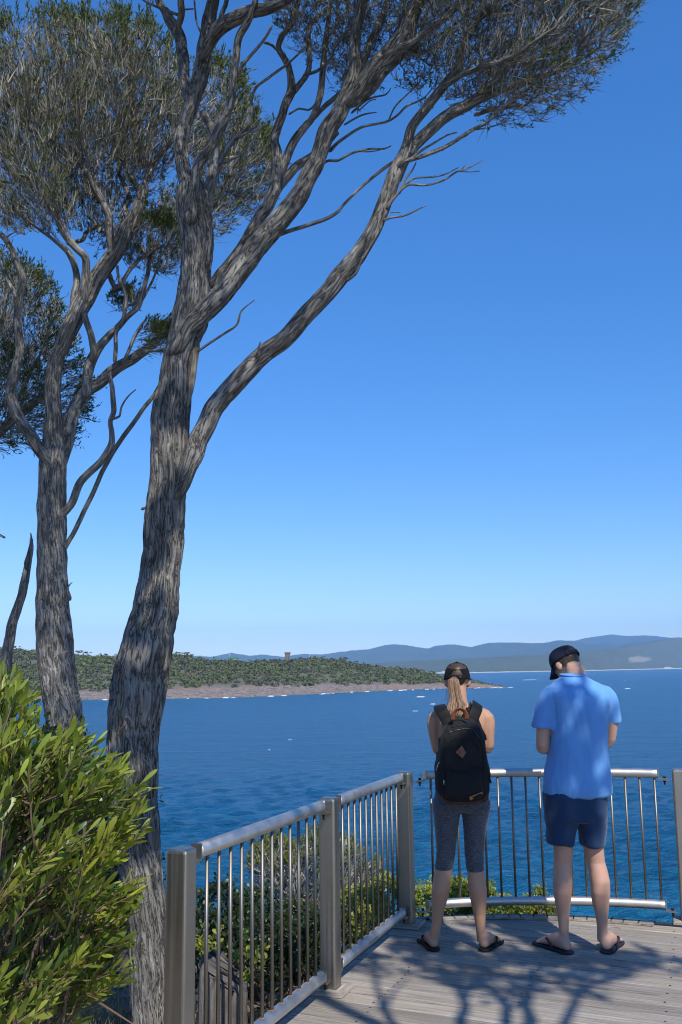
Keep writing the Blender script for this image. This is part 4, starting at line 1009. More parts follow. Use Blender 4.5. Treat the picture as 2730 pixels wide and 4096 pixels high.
def second_tree():
    Y = 7.5
    base = aty(270, 3100, Y); base.z = gz(base.x, base.y)
    T = thing('coastal_tree', base, 'grey mottled tree with a rounded twiggy crown standing behind the big leaning tree', 'tree', 'trees at the lookout')
    t = Tree(T, M_BARK2, M_LIMB)
    P = lambda l, a=0, b=None, **k: t.limb(limb_path(l, Y + a, Y + (a if b is None else b)), **k)
    P([(325, 3300, 175), (290, 3080, 160), (268, 2930, 146), (248, 2800, 146), (226, 2640, 146), (216, 2500, 138), (210, 2400, 128), (210, 2260, 120), (210, 2100, 116), (210, 1930, 112), (211, 1840, 108), (213, 1760, 84), (214, 1670, 68), (214, 1558, 64), (223, 1469, 62), (240, 1402, 60), (277, 1312, 70), (330, 1223, 74), (384, 1120, 70), (437, 1045, 66), (480, 978, 66), (506, 930, 66), (536, 869, 58), (562, 802, 46), (576, 748, 34)], name='trunk', n=72, amp=.14, step=.03, flake=70)
    P([(572, 760, 28), (594, 704, 27), (625, 650, 24), (656, 596, 22), (696, 556, 18), (740, 500, 12), (800, 430, 7)], .1, .2)
    P([(565, 780, 27), (545, 739, 25), (518, 690, 22), (491, 641, 20), (487, 601, 18), (496, 547, 18), (509, 489, 20), (531, 436, 18), (536, 400, 16), (545, 330, 12), (540, 260, 8)], .1, -.2)
    P([(505, 490, 14), (560, 480, 15), (600, 430, 13), (610, 380, 9), (640, 300, 5)], .0, -.1)
    P([(450, 1010, 36), (437, 936, 34), (437, 869, 31), (415, 815, 28), (388, 762, 27), (357, 704, 26), (312, 641, 22), (250, 592, 18), (192, 556, 14), (120, 516, 11), (58, 476, 9), (0, 440, 6)], .0, -.4)
    P([(330, 665, 22), (303, 579, 20), (312, 512, 18), (330, 445, 15), (335, 380, 10), (350, 300, 5)], -.1, .3)
    P([(520, 905, 28), (500, 830, 26), (515, 780, 22), (480, 700, 18), (470, 620, 14), (450, 560, 10), (440, 480, 6)], .1, .4)
    P([(340, 1195, 36), (340, 1134, 35), (344, 1067, 33), (336, 1030, 31), (312, 1003, 30), (272, 949, 30), (245, 895, 28), (214, 846, 26), (179, 793, 22), (156, 739, 18), (112, 708, 14), (50, 690, 10), (-20, 655, 8)], -.05, -.5)
    P([(255, 910, 18), (230, 840, 16), (215, 780, 14), (250, 720, 12), (240, 640, 8)], -.2, .2)
    P([(296, 1235, 34), (302, 1180, 32), (310, 1112, 30), (290, 1045, 28), (268, 1000, 26), (214, 958, 14), (165, 922, 12), (107, 878, 11), (45, 833, 10), (-10, 795, 8), (-80, 740, 5)], 0, -.3)
    P([(280, 975, 20), (330, 960, 20), (345, 930, 16), (400, 905, 12), (430, 880, 8)], 0, .3)
    P([(225, 1870, 70), (265, 1770, 64), (290, 1670, 58), (321, 1603, 54), (357, 1556, 50), (402, 1527, 49), (455, 1480, 49), (513, 1446, 45), (580, 1404, 40), (634, 1352, 36), (670, 1302, 33), (700, 1257, 30), (716, 1190, 26), (728, 1110, 20), (760, 1000, 14)], .05, .35, flake=15)
    P([(350, 1570, 42), (353, 1491, 44), (370, 1437, 44), (402, 1388, 36), (442, 1335, 31), (482, 1295, 27), (527, 1254, 24), (558, 1214, 22), (576, 1156, 20), (594, 1089, 18), (603, 1022, 16), (630, 985, 10)], 0, .3)
    P([(376, 1430, 34), (378, 1402, 31), (366, 1348, 30), (348, 1290, 27), (340, 1250, 20)], 0, -.1)
    P([(482, 1300, 18), (500, 1250, 17), (502, 1170, 18), (475, 1112, 14), (469, 1062, 12)], .1, .0)
    P([(555, 1225, 14), (590, 1165, 12), (625, 1090, 11), (640, 1030, 8), (670, 1010, 5)], .25, .4)
    P([(440, 1100, 22), (470, 1150, 18), (520, 1080, 18), (570, 1030, 17), (640, 990, 14), (720, 970, 10)], .1, .3)
    P([(460, 1440, 20), (465, 1390, 20), (462, 1340, 18), (480, 1290, 14)], .05, .1); P([(500, 1440, 16), (530, 1370, 16), (560, 1310, 14), (590, 1270, 7)], .05, .2)
    P([(250, 2060, 34), (279, 2020, 34), (322, 1929, 34), (392, 1860, 32), (440, 1795, 30), (448, 1730, 24), (440, 1690, 22), (455, 1640, 24), (448, 1560, 22), (440, 1500, 16)], -.03, .1)
    P([(452, 1675, 13), (478, 1664, 11), (486, 1630, 10), (510, 1590, 8), (545, 1558, 5)], .0, .05, seeds=False)
    P([(262, 2190, 24), (290, 2138, 22), (344, 2034, 22), (418, 1877, 22), (488, 1755, 22), (557, 1660, 20), (609, 1590, 19), (650, 1528, 18), (720, 1440, 14)], .05, .3, seeds=False)
    P([(185, 1830, 60), (140, 1760, 50), (92, 1696, 49), (56, 1625, 49), (46, 1558, 45), (62, 1491, 44), (80, 1424, 37), (80, 1357, 36), (71, 1290, 33), (76, 1232, 31), (85, 1178, 31), (89, 1112, 31), (67, 1045, 28), (45, 994, 25), (13, 945, 24), (-40, 900, 18), (-90, 800, 10)], -.05, -.4, flake=10)
    P([(80, 1200, 24), (62, 1178, 22), (24, 1103, 21), (0, 1067, 18), (-60, 980, 10)], -.25, -.1)
    P([(60, 1010, 10), (35, 985, 9), (30, 950, 8), (60, 930, 5)], -.3, -.3, seeds=False)
    P([(278, 2390, 20), (272, 2350, 9), (290, 2330, 4)], -.15, -.18, seeds=False)
    E = [E_px(330, 490, Y, 400, 335, .85, 3.2), E_px(60, 610, Y - .2, 300, 300, .75, 1.6), E_px(540, 430, Y + .1, 230, 270, .7, 1.5), E_px(880, 580, Y + .5, 140, 290, .5, 1.2), E_px(980, 700, Y + .55, 105, 190, .42, .7), E_px(760, 880, Y + .4, 170, 70, .35, .35), E_px(600, 1000, Y + .3, 140, 90, .4, .45), E_px(150, 830, Y - .3, 170, 110, .4, .5), E_px(420, 880, Y + .2, 110, 120, .4, .3), E_px(600, 1370, Y + .1, 70, 60, .12, .12), E_px(480, 1210, Y + .25, 50, 50, .1, .08)]
    P([(690, 1010, 20), (760, 930, 24), (830, 860, 24), (880, 780, 22), (930, 690, 18), (980, 600, 12), (1000, 520, 7)], .45, .55); P([(840, 850, 18), (860, 740, 18), (870, 620, 16), (880, 500, 12), (890, 400, 7)], .5, .5)
    add_crown(t, E, tuple(aty(380, 1250, Y)), 10500, dict(D=.065, kill=.07, infl=1.0, iters=60, bias=(0, 0, .2)), dict(per=4.4, L=(.08, .22), leaf_at=1.13, leafn=12, inner=.26, up=.55, wthick=.0022, leafL=.040, leafW=.005, upmin=.35, leafcol=((.125, .150, .045), (.065, .085, .032))))
second_tree()

def far_left_tree():
    Y = 9.5
    base = aty(-330, 2900, Y); base.z = gz(base.x, base.y)
    T = thing('coastal_tree', base, 'dark bushy tree half out of the frame at the left edge behind the mottled tree', 'tree', 'trees at the lookout')
    t = Tree(T, M_BARK2, M_LIMB)
    P = lambda l, a=0, b=None, **k: t.limb(limb_path(l, Y + a, Y + (a if b is None else b)), **k)
    P([(-360, 3300, 150), (-320, 2700, 130), (-280, 2300, 110), (-230, 2000, 90), (-160, 1820, 70), (-90, 1600, 50), (-30, 1400, 34), (20, 1250, 20)], name='trunk', n=30)
    P([(-190, 1880, 50), (-60, 1800, 34), (0, 1735, 30), (60, 1680, 32), (110, 1635, 32), (160, 1590, 30), (180, 1550, 26)], -.1, -.2)
    P([(-60, 1790, 30), (20, 1700, 26), (40, 1660, 22), (120, 1500, 16), (180, 1380, 10)], .0, .2); P([(-120, 1700, 40), (-60, 1500, 30), (-100, 1300, 20), (-60, 1150, 10)], 0, .3)
    P([(-240, 2050, 40), (-120, 2080, 26), (-40, 2120, 16), (20, 2150, 9)], -.1, -.2)
    E = [E_px(20, 1330, Y + .2, 230, 270, .8, 2.4), E_px(-60, 1600, Y, 250, 210, .8, 1.4), E_px(150, 1560, Y + .3, 180, 240, .5, 1.0), E_px(-160, 1250, Y, 240, 300, .9, 1.2)]
    add_crown(t, E, tuple(aty(-100, 1750, Y)), 5200, dict(D=.085, kill=.09, infl=1.2, iters=50, bias=(.05, 0, .15)), dict(per=4.2, L=(.1, .24), leaf_at=1.0, leafn=5, inner=.12, wthick=.0030, leafL=.05, leafW=.006, leafcol=((.075, .105, .026), (.035, .055, .02))))
far_left_tree()
def dead_tree():
    Y = 8.2
    base = aty(25, 3000, Y); base.z = gz(base.x, base.y)
    T = thing('dead_tree', base, 'slender broken dead trunk leaning at the left edge of the photo', 'dead tree')
    t = Tree(T, M_BARK2, M_BARK2)
    t.limb(limb_path([(30, 3150, 56), (22, 2900, 50), (25, 2750, 46), (30, 2620, 44), (46, 2520, 40), (72, 2430, 37), (97, 2340, 35), (114, 2263, 27), (124, 2200, 23), (127, 2160, 11), (124, 2132, 4)], Y), 'trunk', 26, .18, False, .025, flake=30)
    t.limb(limb_path([(112, 2280, 18), (103, 2256, 14), (108, 2225, 6)], Y - .02), 'branch_stub', 8, .1, False)
dead_tree()

def shade_tree():
    """the tree behind and to the right of the photographer; its branches throw the shade on the deck"""
    base = Vector((4.7, -1.6, 0)); base.z = gz(base.x, base.y)
    T = thing('coastal_tree', base, 'tree out of view behind the photographer, casting the branching shade on the deck', 'tree', 'trees at the lookout')
    t = Tree(T, M_BARK2, M_LIMB); s = SUN
    def up(p, h): return Vector(p) + s * ((h - p[2]) / s.z)
    def sh(px, hs, r0, r1, z=0.0):
        rows = []
        for i, (x, y) in enumerate(px):
            k = i / (len(px) - 1); q = up(onz(x, y, z), hs[0] + (hs[1] - hs[0]) * k); rows.append((q.x, q.y, q.z, r0 + (r1 - r0) * k))
        return np.array(rows)
    k = lambda L: [(1300 + a / 1.0965, 3640 + b / 1.0965) for a, b in L]
    fork = up(onz(1300 + 850 / 1.0965, 4330, 0), 4.0)
    t.limb(np.array([(base.x, base.y, base.z - .2, .15), (4.5, -1.5, 1.2, .13), (4.1, -1.2, 2.6, .11), (fork.x + .3, fork.y - .1, 3.6, .09), (fork.x, fork.y, fork.z, .07)]), 'trunk', 30)
    t.limb(sh([(1300 + 850 / 1.0965, 4330)] + k([(690, 640), (600, 500), (612, 410), (570, 330), (490, 270), (380, 225)]), (4.0, 6.2), .034, .012))
    t.limb(sh([(1300 + 850 / 1.0965, 4330)] + k([(815, 600), (797, 500), (790, 420), (735, 350), (660, 300), (560, 240)]), (4.0, 6.2), .034, .012))
    t.limb(sh([(1300 + 850 / 1.0965, 4330)] + k([(885, 600), (902, 500), (885, 410), (905, 330), (930, 260), (940, 190)]), (4.0, 6.3), .040, .013))
    t.limb(sh([(1300 + 850 / 1.0965, 4330)] + k([(1000, 620), (1060, 480), (1110, 380), (1230, 300), (1380, 265), (1500, 225)]), (4.0, 6.4), .030, .010))
    t.limb(sh([(1300 + 850 / 1.0965, 4330)] + k([(560, 640), (330, 520), (262, 440), (235, 360), (225, 280), (240, 230)]), (4.0, 6.3), .030, .010))
    for a in ([(612, 410), (640, 340), (700, 270), (720, 210)], [(900, 350), (960, 290), (1050, 235), (1120, 190)], [(790, 420), (820, 340), (850, 260), (835, 190)], [(885, 430), (840, 370), (770, 330), (720, 270)], [(1110, 380), (1120, 320), (1090, 260), (1060, 200)], [(580, 340), (600, 280), (585, 220)], [(1230, 300), (1250, 250), (1230, 190)], [(800, 450), (850, 400), (870, 330)], [(262, 440), (300, 360), (360, 300)]):
        t.limb(sh(k(a), (5.3, 6.3), .017, .007))
    E = []
    def blot(px, py, z, h, r, w, ry=1.0):
        c = up(onz(px, py, z), h); E.append((tuple(c), (r, r * ry, r * .7), w))
    for x, y, r, w in ((330, 250, .20, .6), (480, 215, .22, .7), (650, 225, .24, 1.0), (800, 205, .22, .9), (950, 225, .22, .9), (1110, 240, .24, 1.0), (1230, 275, .18, .6), (1420, 235, .20, .6), (1540, 255, .20, .6), (700, 330, .16, .35), (1120, 350, .16, .35), (560, 190, .2, .6), (420, 120, .22, .7), (250, 240, .18, .4), (560, 290, .14, .4), (860, 270, .15, .45), (1010, 300, .14, .4), (960, 340, .12, .3), (1300, 230, .16, .5), (740, 270, .14, .4), (1180, 210, .16, .5)):
        blot(1300 + x / 1.0965, 3640 + y / 1.0965, 0, 6.5, r, w)
    # shade on the two people: points on their backs
    for x, y, Yd, h, r, w in ((2258, 2812, 6.0, 7.2, .07, .3), (2242, 2862, 6.0, 7.2, .10, .5), (2190, 2890, 6.0, 7.2, .08, .35), (2250, 2925, 6.0, 7.1, .13, .8), (2275, 2990, 6.0, 7.1, .15, .9), (2305, 3060, 6.0, 7.0, .17, .9), (2285, 3150, 6.0, 6.9, .2, .9), (2250, 3290, 6.0, 6.8, .2, .9), (2350, 3330, 6.0, 6.8, .14, .5), (2150, 2940, 6.05, 7.2, .07, .3), (2250, 3500, 6.05, 6.6, .18, .8),
                             (1900, 3060, 6.0, 7.0, .12, .5), (1840, 3170, 5.9, 6.9, .17, .8), (1790, 3290, 6.1, 6.8, .18, .8), (1880, 3300, 6.1, 6.8, .12, .4), (1770, 3560, 6.1, 6.6, .17, 1.5), (1900, 3560, 6.1, 6.6, .19, 1.7), (1900, 3700, 6.1, 6.5, .17, 1.4), (1740, 3690, 6.1, 6.5, .15, 1.2), (2250, 3620, 6.1, 6.5, .15, 1.0), (1800, 3370, 6.1, 6.7, .14, .8), (2110, 3095, 6.93, 7.6, .12, .4), (2090, 3600, 6.93, 7.0, .2, .6), (1700, 3640, 6.8, 7.0, .16, .5)):
        c = up(aty(x, y, Yd), h); E.append((tuple(c), (r, r * .9, r * .6), w))
    # added unseen limb and leaf clumps over the photographer, placed to dapple the two trunks
    t.limb(np.array([(fork.x + .2, fork.y, 3.7, .055), (2.2, -.2, 4.9, .045), (1.3, .7, 5.7, .034), (.5, 1.3, 6.2, .022), (-.3, 1.7, 6.6, .010)]))
    t.limb(np.array([(1.6, .45, 5.4, .03), (1.0, 1.3, 6.2, .018), (.5, 2.2, 6.9, .008)]))
    for x, y, Yd, h, r, w in ((530, 3000, 5.4, 6.0, .18, .9), (520, 2700, 5.4, 6.1, .15, .7), (640, 2560, 5.4, 6.2, .12, .5), (540, 2400, 5.4, 6.3, .13, .5), (630, 2230, 5.4, 6.4, .10, .4), (690, 2080, 5.4, 6.5, .09, .2), (660, 1720, 5.4, 6.7, .12, .3), (560, 3400, 5.4, 5.8, .14, .3), (880, 1600, 5.4, 6.9, .10, .3), (1180, 1300, 5.4, 7.2, .10, .3)):
        c = up(aty(x, y, Yd), h); E.append((tuple(c), (r, r, r * .7), w))
    add_crown(t, E, (3.2, -1.2, 4.0), 6200, dict(D=.07, kill=.085, infl=1.6, iters=60, bias=(0, .05, .05)), dict(per=1.8, L=(.06, .16), leaf_at=.2, leafn=13, inner=.8, leafL=.05, leafW=.012, wthick=.0016))
shade_tree()
# ------------------------------------------------------------ shrubs
M_PHYL = mat_leafcol('glossy_wattle_leaf', .28, .38, .5)
M_ROUND = mat_leafcol('round_shrub_leaf', .28, .42, .5)
M_STEM = bare('shrub_stem_brown', (.16, .11, .075), .8, .2)
def phyllode():
    """a flat narrow leaf, widest above the middle, slightly folded and curved; along +z, width along x"""
    v = [(0, 0, 0)]
    for z, w, c in ((.25, .085, .01), (.62, .125, .05), (.86, .09, .10)):
        v += [(-w, c + .015, z), (0, c, z), (w, c + .015, z)]
    v.append((0, .15, 1.0))
    f = [(0, 2, 1, 1), (0, 3, 2, 2)]
    q = [(1, 2, 5, 4), (2, 3, 6, 5), (4, 5, 8, 7), (5, 6, 9, 8)]
    tri = [(0, 2, 1), (0, 3, 2), (7, 8, 10), (8, 9, 10)]
    return np.array(v), q, tri
def poly_in(pts, x, y):
    c = False; n = len(pts)
    for i in range(n):
        (x1, y1), (x2, y2) = pts[i], pts[i - 1]
        if (y1 > y) != (y2 > y) and x < (x2 - x1) * (y - y1) / (y2 - y1) + x1: c = not c
    return c
def leaf_mesh(name, loc, R, sc, col, mat, parent):
    v, q, tri = phyllode()
    V, Q = scatter(v, q, loc, R, sc); _, Tt = scatter(v, [t for t in tri], loc, R, sc)
    me = bpy.data.meshes.new(name); nq, nt_ = len(Q), len(Tt)
    me.vertices.add(len(V)); me.vertices.foreach_set('co', V.astype(np.float32).ravel())
    me.loops.add(nq * 4 + nt_ * 3); me.loops.foreach_set('vertex_index', np.concatenate([Q.ravel(), Tt.ravel()]).astype(np.int32))
    me.polygons.add(nq + nt_); st = np.concatenate([np.arange(nq) * 4, nq * 4 + np.arange(nt_) * 3]).astype(np.int32)
    me.polygons.foreach_set('loop_start', st); me.polygons.foreach_set('loop_total', np.concatenate([np.full(nq, 4), np.full(nt_, 3)]).astype(np.int32))
    me.polygons.foreach_set('use_smooth', np.ones(nq + nt_, bool)); me.materials.append(mat)
    a = me.attributes.new('col', 'FLOAT_COLOR', 'POINT'); c = np.repeat(col, len(v), 0)
    a.data.foreach_set('color', np.concatenate([c, np.ones((len(c), 1))], 1).astype(np.float32).ravel())
    me.update(calc_edges=True); me.validate(); return link_obj(name, me, parent)

def wattle():
    D = lambda L: [(a * 1.741, b * 1.741) for a, b in L]
    out = D([(-60, 1560), (5, 1530), (45, 1515), (60, 1545), (98, 1560), (105, 1600), (90, 1650), (112, 1690), (150, 1672), (200, 1655), (222, 1668), (235, 1700), (262, 1695), (285, 1730), (308, 1740), (300, 1770), (352, 1790), (345, 1820), (358, 1880), (330, 1915), (285, 1945), (268, 1985), (295, 2005), (345, 2015), (330, 2060), (290, 2100), (305, 2150), (330, 2200), (310, 2228), (240, 2260), (150, 2290), (60, 2330), (-60, 2353)])
    base = Vector((-1.15, 3.15, 0)); base.z = gz(base.x, base.y)
    T = thing('wattle_shrub', base, 'leafy green shrub with long flat yellow-green leaves filling the lower left corner', 'shrub')
    rng = np.random.default_rng(17); shoots = []
    tries = 0
    cen = []
    while len(cen) < 62:
        x, y = rng.uniform(-110, 640), rng.uniform(2640, 4060)
        if poly_in(out, x, y) and all((x - a) ** 2 + (y - b) ** 2 > 62 ** 2 for a, b, _ in cen): cen.append((x, y, rng.uniform(2.75, 3.7)))
    while len(shoots) < 400 and tries < 9000:
        tries += 1
        cx, cy, cY = cen[rng.integers(len(cen))]; x, y = cx + rng.normal() * 30 + 12, cy + rng.normal() * 26
        if not poly_in(out, x + 25, y - 20): continue
        # nearer in the middle and low down, farther at the edges
        Y = cY + rng.normal() * .06 + (.25 if x > 520 else 0)
        tip = aty(x, y, Y)
        if tip.z < base.z + .12: continue
        shoots.append((tip, x, y))
    # shoots along the outline so the edge is leafy
    for i in range(len(out) - 1):
        a, c = np.array(out[i]), np.array(out[i + 1]); n = int(np.linalg.norm(c - a) / 60) + 1
        for k in range(n):
            q = a + (c - a) * (k + rng.uniform(.2, .8)) / n
            if q[1] > 3950 or q[0] < -60: continue
            o_ = rng.uniform(15, 75); shoots.append((aty(q[0] - o_ * .7, q[1] + o_ * .8, rng.uniform(3.05, 3.5)), q[0] - o_ * .7, q[1] + o_ * .8))
    mb = MB(); loc, zd, up, col, scl = [], [], [], [], []
    mains = []
    for k in range(9):
        a = Vector((base.x + rng.normal() * .12, base.y + rng.normal() * .15, base.z - .05))
        tip = aty(40 + 42 * k, 3100 + 55 * k + rng.normal() * 60, 3.0 + .09 * (k % 5)); mid = a.lerp(tip, .5) + Vector((rng.normal() * .05, rng.normal() * .08, .06))
        P = catmull([tuple(a), tuple(mid), tuple(tip)], .06); mains += [Vector(p) for p in P[3:]]
        mb.tube([tuple(p) for p in P], [.010 - .007 * i / len(P) for i in range(len(P))], 7)
    for tip, x, y in shoots:
        # growth direction: outward to the right and up, drooping a little low down
        ex = (x - 60) / 600
        d = Vector((.45 + .55 * ex + rng.normal() * .22, -.25 + rng.normal() * .28, .75 - .35 * max(0, (y - 3500) / 600) - .15 * ex + rng.normal() * .16)).normalized()
        if y < 2780: d = Vector((.25 + rng.normal() * .12, rng.normal() * .2, 1)).normalized()
        Ls = rng.uniform(.16, .30); st = tip - d * Ls
        m = min(mains, key=lambda q: (q - st).length_squared + max(0, q.z - st.z) * .5)
        P = catmull([tuple(m), tuple(m.lerp(st, .55) + Vector((0, 0, -.03))), tuple(st), tuple(st.lerp(tip, .5) + Vector((0, 0, -.012))), tuple(tip)], .05)
        mb.tube([tuple(p) for p in P], [.0042 - .003 * i / len(P) for i in range(len(P))], 5)
        n = rng.integers(13, 20); yel = rng.uniform(); side = d.cross(Vector((0, 0, 1))).normalized(); nor = side.cross(d)
        for j in range(n):
            f = (j + rng.uniform(-.3, .3)) / n; p = st + d * (Ls * f * 1.03); ang = j * 2.4 + rng.normal() * .5
            o = side * math.cos(ang) + nor * math.sin(ang)
            spread = .75 - .45 * f
            z = (d + o * spread + Vector((0, 0, .25 - .15 * f))).normalized()
            loc.append(tuple(p)); zd.append(tuple(z)); u = o * .6 + Vector((rng.normal() * .5, rng.normal() * .5 - .3, rng.normal() * .5)); up.append(tuple(u))
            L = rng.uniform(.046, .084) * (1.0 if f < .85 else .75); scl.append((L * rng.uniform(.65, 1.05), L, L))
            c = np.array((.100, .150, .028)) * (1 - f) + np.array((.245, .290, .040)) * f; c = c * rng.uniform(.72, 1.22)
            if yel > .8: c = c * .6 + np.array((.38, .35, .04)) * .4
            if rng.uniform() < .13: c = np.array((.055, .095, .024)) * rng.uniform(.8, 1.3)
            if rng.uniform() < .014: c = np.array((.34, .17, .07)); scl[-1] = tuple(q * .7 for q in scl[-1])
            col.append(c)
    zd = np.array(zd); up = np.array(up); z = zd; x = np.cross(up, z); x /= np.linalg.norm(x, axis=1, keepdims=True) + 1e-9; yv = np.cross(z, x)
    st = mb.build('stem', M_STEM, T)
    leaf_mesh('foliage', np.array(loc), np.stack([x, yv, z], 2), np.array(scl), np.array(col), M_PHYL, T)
wattle()

def round_shrub(name, label, cat, spots, leaf, n_leaf, cols, seed, group=None, dens_stem=14):
    """shrub of small rounded leaves in upright clusters filling lumpy ellipsoids"""
    rng = np.random.default_rng(seed)
    c0 = Vector(np.mean([s[0] for s in spots], axis=0)); base = c0.copy(); base.z = min(s[0][2] - s[1][2] for s in spots) - .1
    T = thing(name, base, label, cat, group)
    loc, zd, col, scl = [], [], [], []; mb = MB(); tot = sum(s[1][0] * s[1][2] for s in spots)
    for c, r, hi in spots:
        n = int(n_leaf / 9 * r[0] * r[2] / tot)
        for k in range(n):
            d = rng.normal(size=3); d[2] = abs(d[2]) * 1.1 - .35; d /= np.linalg.norm(d)
            lump = 1 + .22 * math.sin(d[0] * 6 + seed) * math.cos(d[2] * 7 + d[1] * 4)
            p = np.array(c) + d * np.array(r) * lump * rng.uniform(.55, 1.0) ** .6
            dirn = d * .8 + np.array([rng.normal() * .3, rng.normal() * .3, .9]); dirn /= np.linalg.norm(dirn)
            L = rng.uniform(.05, .11) * (leaf / .028); yel = rng.uniform()
            for j in range(9):
                f = j / 8; a = j * 2.4 + rng.uniform(0, 1)
                o = np.cross(dirn, [math.cos(a), math.sin(a), .3]); o /= np.linalg.norm(o)
                loc.append(p + dirn * L * f); zd.append(dirn * .55 + o * (1.0 - .5 * f)); l = leaf * rng.uniform(.75, 1.25); scl.append((l * 2.4, l, l))
                cc = np.array(cols[0]) * (1 - f) + np.array(cols[1]) * f
                if yel < hi: cc = cc * .5 + np.array(cols[2]) * .5
                col.append(cc * rng.uniform(.8, 1.2))
        for k in range(dens_stem):
            q = np.array(c) + rng.normal(size=3) * np.array(r) * .55
            mb.tube([tuple(base + Vector((rng.normal() * .1, rng.normal() * .1, 0))), tuple((np.array(base) + q) / 2 + rng.normal(size=3) * .06), tuple(q)], [.012, .008, .003], 5)
    mb.build('stem', M_STEM, T)
    leaf_mesh('foliage', np.array(loc), frames(np.array(zd)), np.array(scl), np.array(col), M_ROUND, T)
    return T
def sp(x, y, Y, rx, ry, rd, hi=.3):
    s = mpp(x, y, Y); return (tuple(aty(x, y, Y)), (rx * s, rd, ry * s), hi)
SHADEG = ((.013, .025, .008), (.027, .046, .012), (.08, .10, .022)); BRIG = ((.075, .125, .020), (.19, .235, .032), (.30, .29, .04))  # the dark leaf greens have tree-crown shade painted in
def shrubs():
    G = 'shrubs growing below the deck'
    round_shrub('coastal_shrub', 'dark green shrub with small rounded leaves behind the nearest railing panel', 'shrub', [sp(870, 3730, 6.6, 130, 150, .5, .08), sp(1020, 3730, 6.9, 130, 120, .5, .08), sp(900, 3860, 6.0, 140, 130, .4, .15), sp(1060, 3850, 6.3, 110, 120, .4, .15)], .030, 7000, SHADEG, 1, G)
    round_shrub('coastal_shrub', 'dark shrub with yellow tips filling the view behind the middle post of the railing', 'shrub', [sp(1190, 3760, 7.2, 130, 100, .5, .15), sp(1300, 3800, 7.0, 120, 90, .4, .2), sp(1190, 3850, 6.6, 110, 110, .4, .15)], .028, 5200, SHADEG, 2, G)
    round_shrub('coastal_shrub', 'bright green shrub with round leaves behind the second railing panel', 'shrub', [sp(1440, 3680, 7.5, 110, 90, .35, .6), sp(1560, 3620, 7.8, 90, 80, .3, .7), sp(1500, 3760, 7.2, 110, 70, .3, .4)], .028, 5000, BRIG, 3, G)
    round_shrub('coastal_shrub', 'sunlit yellow-green shrub beyond the deck edge behind the legs of the woman', 'shrub', [sp(1690, 3650, 8.0, 80, 70, .3, .7), sp(1790, 3625, 8.1, 80, 85, .3, .8), sp(1900, 3635, 8.1, 90, 75, .3, .8), sp(1990, 3660, 8.1, 80, 50, .3, .8)], .026, 6500, BRIG, 4, G)
    round_shrub('heath_shrub', 'small spiky yellow-green shrub rising over the deck edge beside the man', 'shrub', [sp(2100, 3660, 8.1, 34, 50, .12, .9), sp(2160, 3625, 8.1, 26, 60, .1, .9), sp(2205, 3660, 8.1, 26, 48, .1, .9), sp(2050, 3680, 8.1, 30, 30, .12, .8)], .016, 3600, BRIG, 5, G)
    round_shrub('coastal_shrub', 'leafy low plant with yellow-green rosettes beside the grey stump', 'shrub', [sp(985, 3870, 5.4, 42, 60, .1, .8), sp(1010, 3930, 5.3, 30, 40, .1, .6), sp(840, 3810, 5.6, 40, 60, .1, .9)], .030, 230, BRIG, 6, G, 4)
    # the greyish dome shrub beyond
    Y = 13.5
    c = aty(1280, 3640, Y); base = c.copy(); base.z = gz(c.x, c.y)
    T = thing('paperbark_shrub', base, 'grey twiggy dome shaped shrub with a thin green top seen through the railing', 'shrub')
    t = Tree(T, M_BARK2, M_LIMB)
    for l in ([(1330, 4000, 40), (1335, 3800, 34), (1330, 3700, 26), (1290, 3600, 18), (1250, 3480, 10)], [(1335, 3790, 30), (1390, 3680, 22), (1430, 3560, 14), (1440, 3470, 8)], [(1330, 3740, 24), (1220, 3660, 18), (1130, 3560, 12), (1090, 3480, 7)], [(1310, 3650, 20), (1340, 3540, 14), (1330, 3430, 8)], [(1380, 3700, 18), (1460, 3660, 12), (1500, 3620, 7)], [(1300, 3680, 16), (1180, 3690, 10), (1090, 3640, 6)]):
        t.limb(limb_path(l, Y, Y + random.uniform(-.4, .4)))
    E = [E_px(1290, 3500, Y, 200, 130, .7, 2), E_px(1120, 3480, Y, 110, 100, .5, .9), E_px(1420, 3560, Y, 110, 120, .5, 1), E_px(1180, 3560, Y, 130, 110, .5, .8), E_px(1480, 3640, Y, 50, 60, .3, .3), E_px(1340, 3620, Y - .3, 140, 70, .4, .5)]
    zt = aty(1280, 3420, Y).z
    add_crown(t, E, tuple(aty(1310, 3850, Y)), 4200, dict(D=.07, kill=.08, infl=1.0, iters=45, bias=(0, 0, .15)), dict(per=3.5, L=(.08, .2), leaf_at=1.06, leafn=4, inner=.0, up=.5, wthick=.0062, leafL=.06, leafW=.010, upmin=.45, leafcol=((.16, .18, .04), (.09, .12, .03))))
shrubs()
